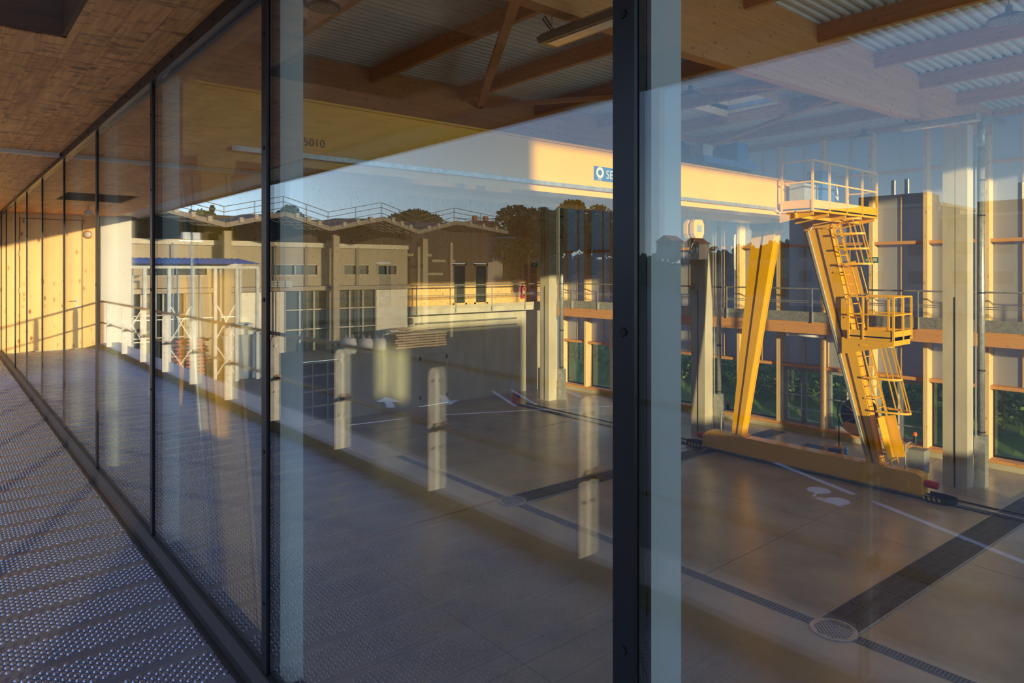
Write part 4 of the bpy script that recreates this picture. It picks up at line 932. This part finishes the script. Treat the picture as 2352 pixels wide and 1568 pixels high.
# steel shed with blue sheet roof
sh = T('steel_shelter', (-9, 39, -4.5), 'slim steel shelter with blue corrugated roof reflected in the left panes', 'shelter')
rf = MB(); n = 44; xa, xb = -4.8, -12.0
for k in range(n + 1):
    x = xa + (xb - xa) * k / n; z = 1.98 + (.05 if k % 2 else 0); rf.v += [(x, 38.2, z), (x, 42.0, z + .35)]
for k in range(n): rf.f.append((2 * k, 2 * k + 1, 2 * k + 3, 2 * k + 2))
P(rf, 'roof_sheet', 'bluecorr', sh)
for yy, zz in ((38.9, 1.82), (41.8, 1.98)): P(MB().bar((xa, yy, zz), (xb, yy, zz), .1, .14), 'edge_beam', 'grey', sh)
for k in range(7):
    x = xa - .25 - k * 1.15
    P(B(x - .08, x + .08, 38.84, 39.0, -4.5, 1.8), 'post', 'grey', sh); P(B(x - .05, x + .05, 41.7, 41.8, -4.5, 1.95), 'post', 'grey', sh)
for k in (0, 2, 4):
    x0, x1 = xa - .25 - k * 1.15, xa - .25 - (k + 1) * 1.15
    for (za, zb) in ((-.1, -2.2), (-2.2, -.1), (-2.4, -4.2), (-4.2, -2.4)): P(MB().bar((x0, 38.9, za), (x1, 38.9, zb), .03, .03), 'brace', 'galv', sh)
for z in (-1.1, -2.3, -3.4): P(MB().bar((xa, 41.75, z), (xb, 41.75, z), .04, .05), 'rear_rail', 'galv', sh)
lp = T('floodlight_mast', (-6.6, 32, -4.5), 'slim mast with two floodlights reflected left of the shelter', 'lamp post')
P(MB().tube([(-6.6, 32, -4.5), (-6.6, 32, 3.0)], [.07, .04], 8), 'mast', 'galv', lp)
for s1 in (-.3, .1): P(MB().prism([(31.8, 3.0), (32.2, 3.05), (32.15, 3.3), (31.85, 3.32)], -6.6 + s1, -6.6 + s1 + .3, 'X'), 'floodlight', 'grey', lp)
P(MB().bar((-7.0, 32, 2.95), (-6.1, 32, 2.95), .05, .05), 'cross_arm', 'galv', lp)
sk = T('waste_skip', (-11.3, 40.3, -4.5), 'dark blue skip standing under the end of the blue-roofed shelter', 'skip')
P(MB().prism([(-12.6, -2.1), (-12.4, -4.5), (-10.4, -4.5), (-10.2, -2.1)], 39.4, 41.2, 'Y'), 'body', 'skip', sk)
P(B(-12.65, -10.15, 39.35, 41.25, -2.12, -2.02), 'rim', 'skip', sk); P(B(-12.0, -10.8, 39.7, 40.9, -2.02, -1.4), 'load_sheet', 'bag', sk)
def stack(name, cx, cy, n, ln, label, m_, group=None, wd=1.0):
    s_ = T(name, (cx, cy, -4.5), label, 'timber stack')
    z = -4.5; rr = random.Random(cx)
    for k in range(n):
        P(MB().box(cx - ln / 2 + rr.uniform(-.15, .15), cx + ln / 2 + rr.uniform(-.15, .15), cy - wd / 2, cy + wd / 2, z + .07, z + .20), 'plank_layer', m_, s_)
        P(MB().box(cx - ln / 3, cx - ln / 3 + .1, cy - wd / 2, cy + wd / 2, z, z + .07).box(cx + ln / 3, cx + ln / 3 + .1, cy - wd / 2, cy + wd / 2, z, z + .07), 'spacer', m_, s_); z += .2
stack('timber_stack', -8.6, 40.0, 12, 1.7, 'stack of reddish stained planks in the yard behind the shelter posts', 'redwood')
stack('timber_stack', -5.8, 40.0, 10, 1.4, 'orange brown stack of timber at the left under the shelter', 'roofred')
stack('timber_stack', -27.4, 46.5, 6, 4.6, 'low stack of raw planks lying before the right shutter', 'rawwood', None, 1.2)
sn = MB(); rr = random.Random(3)
for k in range(18): sn.bar((-29.2 + rr.uniform(0, 1.4), 46 + rr.uniform(0, 1), -3.25 + rr.uniform(0, .5)), (-26.4 + rr.uniform(0, 1.4), 46 + rr.uniform(0, 1), -3.25 + rr.uniform(0, .35)), .16, .05)
S(sn, 'loose_planks', 'rawwood', 'untidy pile of loose boards on top of the low plank stack', 'planks', kind='stuff')
for i, (x, s1) in enumerate(((-21.3, 1.0), (-22.7, .9), (-23.85, .85))):
    b_ = T('bulk_bag', (x, 46.3, -4.5), ('tall white bulk bag left of the plank stack', 'white bulk bag in the middle of the three before the glazing', 'white bulk bag nearest the low plank stack')[i], 'bag', 'bulk bags')
    P(MB().lathe([(0, 0), (.5 * s1, 0), (.58 * s1, .15), (.60 * s1, .7), (.52 * s1, 1.1 * s1), (.3, 1.15 * s1), (0, 1.12 * s1)], 10, (x, 46.3, -4.5)), 'sack', 'bag', b_, smooth=True)
    P(MB().tube([(x - .4 * s1, 46.2, -4.5 + 1.05 * s1), (x - .25, 46.2, -4.5 + 1.4 * s1), (x - .1, 46.2, -4.5 + 1.1 * s1)], .03, 5).tube([(x + .4 * s1, 46.2, -4.5 + 1.05 * s1), (x + .25, 46.2, -4.5 + 1.4 * s1), (x + .1, 46.2, -4.5 + 1.1 * s1)], .03, 5), 'lifting_loop', 'bag', b_)
mc = T('stored_mortar_sacks', (-17.4, 49.0, .4), 'pale block of sacks on the upper floor ledge of the building', 'sacks')
for k in range(3):
    for j in range(3): P(B(-18.2 + j * .55, -17.72 + j * .55, 49.2, 49.6, .42 + k * .16, .56 + k * .16), 'sack', 'bag', mc)
# shrub with red flowers near the shelter
fb = MB(); leaves(fb, (-5.0, 30, -3.6), (.9, .8, 1.0), 500, .12, .6); S(fb, 'shrub', 'leaf1', 'low green shrub below the floodlight mast', 'shrub')
# trees
def tree(x, y, zc, rw, rh, m_, label, name='tree', n=2600, size=.5, blobs=9, zb=-4.5):
    t_ = T(name, (x, y, zb), label, 'tree'); mb = MB(); rr = random.Random(int(x * 7 + y))
    for k in range(blobs):
        a = rr.uniform(0, 6.28); q = rr.uniform(0, .62); h = rr.uniform(-.6, .62)
        f = .42 + .16 * rr.random()
        leaves(mb, (x + rw * q * math.cos(a), y + rw * q * math.sin(a), zc + rh * h), (rw * f, rw * f, rh * f * .8), n // blobs, size, .6)
    P(mb, 'crown', m_, t_, kind='stuff')
    br = MB().tube([(x, y, zb), (x, y, zc - rh * .3), (x + .3, y, zc + rh * .4)], [rw * .09, rw * .06, rw * .02], 7)
    for k in range(5):
        a = k * 1.3; br.tube([(x, y, zc - rh * (.3 - .1 * k)), (x + rw * .6 * math.cos(a), y + rw * .6 * math.sin(a), zc + rh * (.1 + .08 * k))], [rw * .03, rw * .01], 5)
    P(br, 'trunk', 'trunk', t_)
def conifer(x, y, zt, rw, m_, label, zb=-4.5):
    t_ = T('conifer', (x, y, zb), label, 'tree'); mb = MB()
    for k in range(12):
        z = zb + 3 + (zt - zb - 3) * k / 11; r = rw * (1 - k / 11.5) + .2
        leaves(mb, (x, y, z), (r, r, .5 + r * .2), 160, .35, .7)
    P(mb, 'foliage', m_, t_, kind='stuff'); P(MB().tube([(x, y, zb), (x, y, zt)], [.35, .04], 6), 'trunk', 'trunk', t_)
conifer(-33.5, 120, 11.9, 2.6, 'leaf3', 'pointed conifer above the roof guard rail at the left')
tree(-30.5, 118, 8.6, 4.6, 2.6, 'leaf1', 'low olive green tree left of the pointed conifer')
tree(-37.5, 119, 8.4, 4.6, 2.6, 'leaf1', 'low olive green tree right of the pointed conifer')
tree(-42.5, 110, 10.2, 3.0, 2.6, 'leaf3', 'upright round tree rising over the roof right of the narrow mullion', size=.3)
tree(-67.0, 110, 10.4, 5.6, 2.9, 'leaf2', 'broad dark spreading tree above the middle of the folded roof')
tree(-79.0, 116, 9.6, 4.4, 2.0, 'leaf1', 'low flat-topped tree right of the dark spreading tree')
tree(-56.0, 112, 8.8, 3.4, 1.2, 'leaf1', 'small low tree just showing over the roof valley')
tree(-77.5, 90, 8.0, 7.5, 5.0, 'leaf2', 'large dark rounded tree beside the end of the folded roof', n=4000)
tree(-84.0, 92, 8.3, 7.0, 5.2, 'leaf2', 'tall dark tree right of the large rounded tree', n=3600)
tree(-98.0, 100, 9.8, 6.4, 6.0, 'leaf2', 'dark cedar-like tree behind the facade posts', n=3600)
tree(-108.5, 100, 10.2, 6.2, 6.6, 'leaf2', 'tall dark cedar-like tree next to the wide mullion', n=3600)
tree(-92.0, 112, 6.5, 7.0, 5.0, 'leaf1', 'bushy olive tree between the dark trees', n=3000)
# red-roofed house behind the building end
hs = T('red_roofed_house', (-74.5, 100, -4.5), 'distant house with a red tiled roof over the end of the folded canopy', 'house')
P(B(-78.5, -71, 98, 104, -4.5, 8.3), 'wall', 'town', hs); P(MB().prism([(-79, 8.3), (-70.5, 8.3), (-72.5, 10.6), (-77, 10.6)], 97.5, 104.5, 'Y'), 'roof', 'roofred', hs)
for x in (-73, -75.5): P(B(x - .4, x + .4, 99, 99.6, 10.2, 11.6), 'chimney', 'roofred', hs)
# wooded hills and town to the west
hl = MB(); nx, ny = 24, 70
for i in range(nx):
    for j in range(ny):
        y = -260 + j * 11; x = -135 - i * 9
        base = -5 + 22 * (1 - math.exp(-((i / 9.0) ** 2))) * (.75 + .25 * math.sin(y * .018 + 1.0)) * (1 - .25 * max(0, (y - 100) / 200))
        hl.v.append((x + random.uniform(-2, 2), y, base + random.uniform(-1, 1) * min(1, i / 3) * 1.2))
for i in range(nx - 1):
    for j in range(ny - 1): hl.f.append((i * ny + j, i * ny + j + 1, (i + 1) * ny + j + 1, (i + 1) * ny + j))
S(hl, 'wooded_hillside', 'hill', kind='structure')
hg = MB(); rr = random.Random(11)
for k in range(420):
    i = rr.uniform(1, 18); x = -135 - i * 9; y = rr.uniform(-150, 380)
    base = -5 + 22 * (1 - math.exp(-((i / 9.0) ** 2))) * (.75 + .25 * math.sin(y * .018 + 1.0)) * (1 - .25 * max(0, (y - 100) / 200))
    h = rr.uniform(2.2, 4.5); leaves(hg, (x, y, base + h * .5), (rr.uniform(2, 4), rr.uniform(2, 4), h), 55, 1.1, .6)
S(hg, 'hillside_woodland', 'leaf2', 'dark woodland covering the distant hillside', 'woodland', kind='stuff')
tree(-262, 40, 25, 13, 11, 'leaf1', 'large hazy tree at the far right edge of the reflection', n=3400, size=1.4, blobs=14, zb=8)
def house(x, y, z, wx_, wy_, h, label, rfm='roofred', flat=False, name='distant_house', cat='house'):
    t_ = T(name, (x, y, z), label, cat)
    b_ = P(B(x - wx_, x + wx_, y - wy_, y + wy_, z - 3, z + h), 'wall', 'town', t_)
    if flat:
        P(B(x - wx_ - .3, x + wx_ + .3, y - wy_ - .3, y + wy_ + .3, z + h, z + h + .5), 'parapet', 'bframe', t_)
        P(B(x - 3, x + 3, y - 8, y + 2, z + h + .5, z + h + 2.6), 'plant_room', 'lamp', t_)
        for yy in (-5, -3): P(MB().tube([(x + 2, y + yy, z + h + 2.5), (x + 2, y + yy, z + h + 5)], .35, 8), 'flue', 'galv', t_)
    else: P(MB().prism([(y - wy_ - .5, z + h), (y + wy_ + .5, z + h), (y, z + h + wy_ * .7)], x - wx_ - .4, x + wx_ + .4, 'X'), 'roof', rfm, t_)
    n = max(2, int(wy_ * 2 / 5))
    for r_ in range(max(1, int(h // 4.2))):
        for k in range(n):
            yy = y - wy_ + (k + .5) * wy_ * 2 / n; zz = z + 1.2 + r_ * 4.2
            w_ = P(B(x + wx_, x + wx_ + .15, yy - 1.1, yy + 1.1, zz, zz + 1.8), 'window', 'bglass', t_)
house(-118, 47.4, -1.5, 8, 11.4, 12.6, 'large flat-roofed town building with flues reflected at the right', flat=True, name='town_building', cat='building')
house(-118, 30.5, -1.5, 8, 5.0, 10.6, 'lower flat town building right of the large one', flat=True, name='town_building', cat='building')
house(-250, 100, 12, 6, 12, 7, 'pale distant block on the hillside behind the crane legs', flat=True, name='hillside_block', cat='building')
house(-196, 148, 8.5, 3.2, 3.4, 3.0, 'small pale gabled house on the hillside left of the hook')
house(-199, 139, 8.3, 3.0, 3.0, 2.4, 'second small gabled house just right of the pale one')
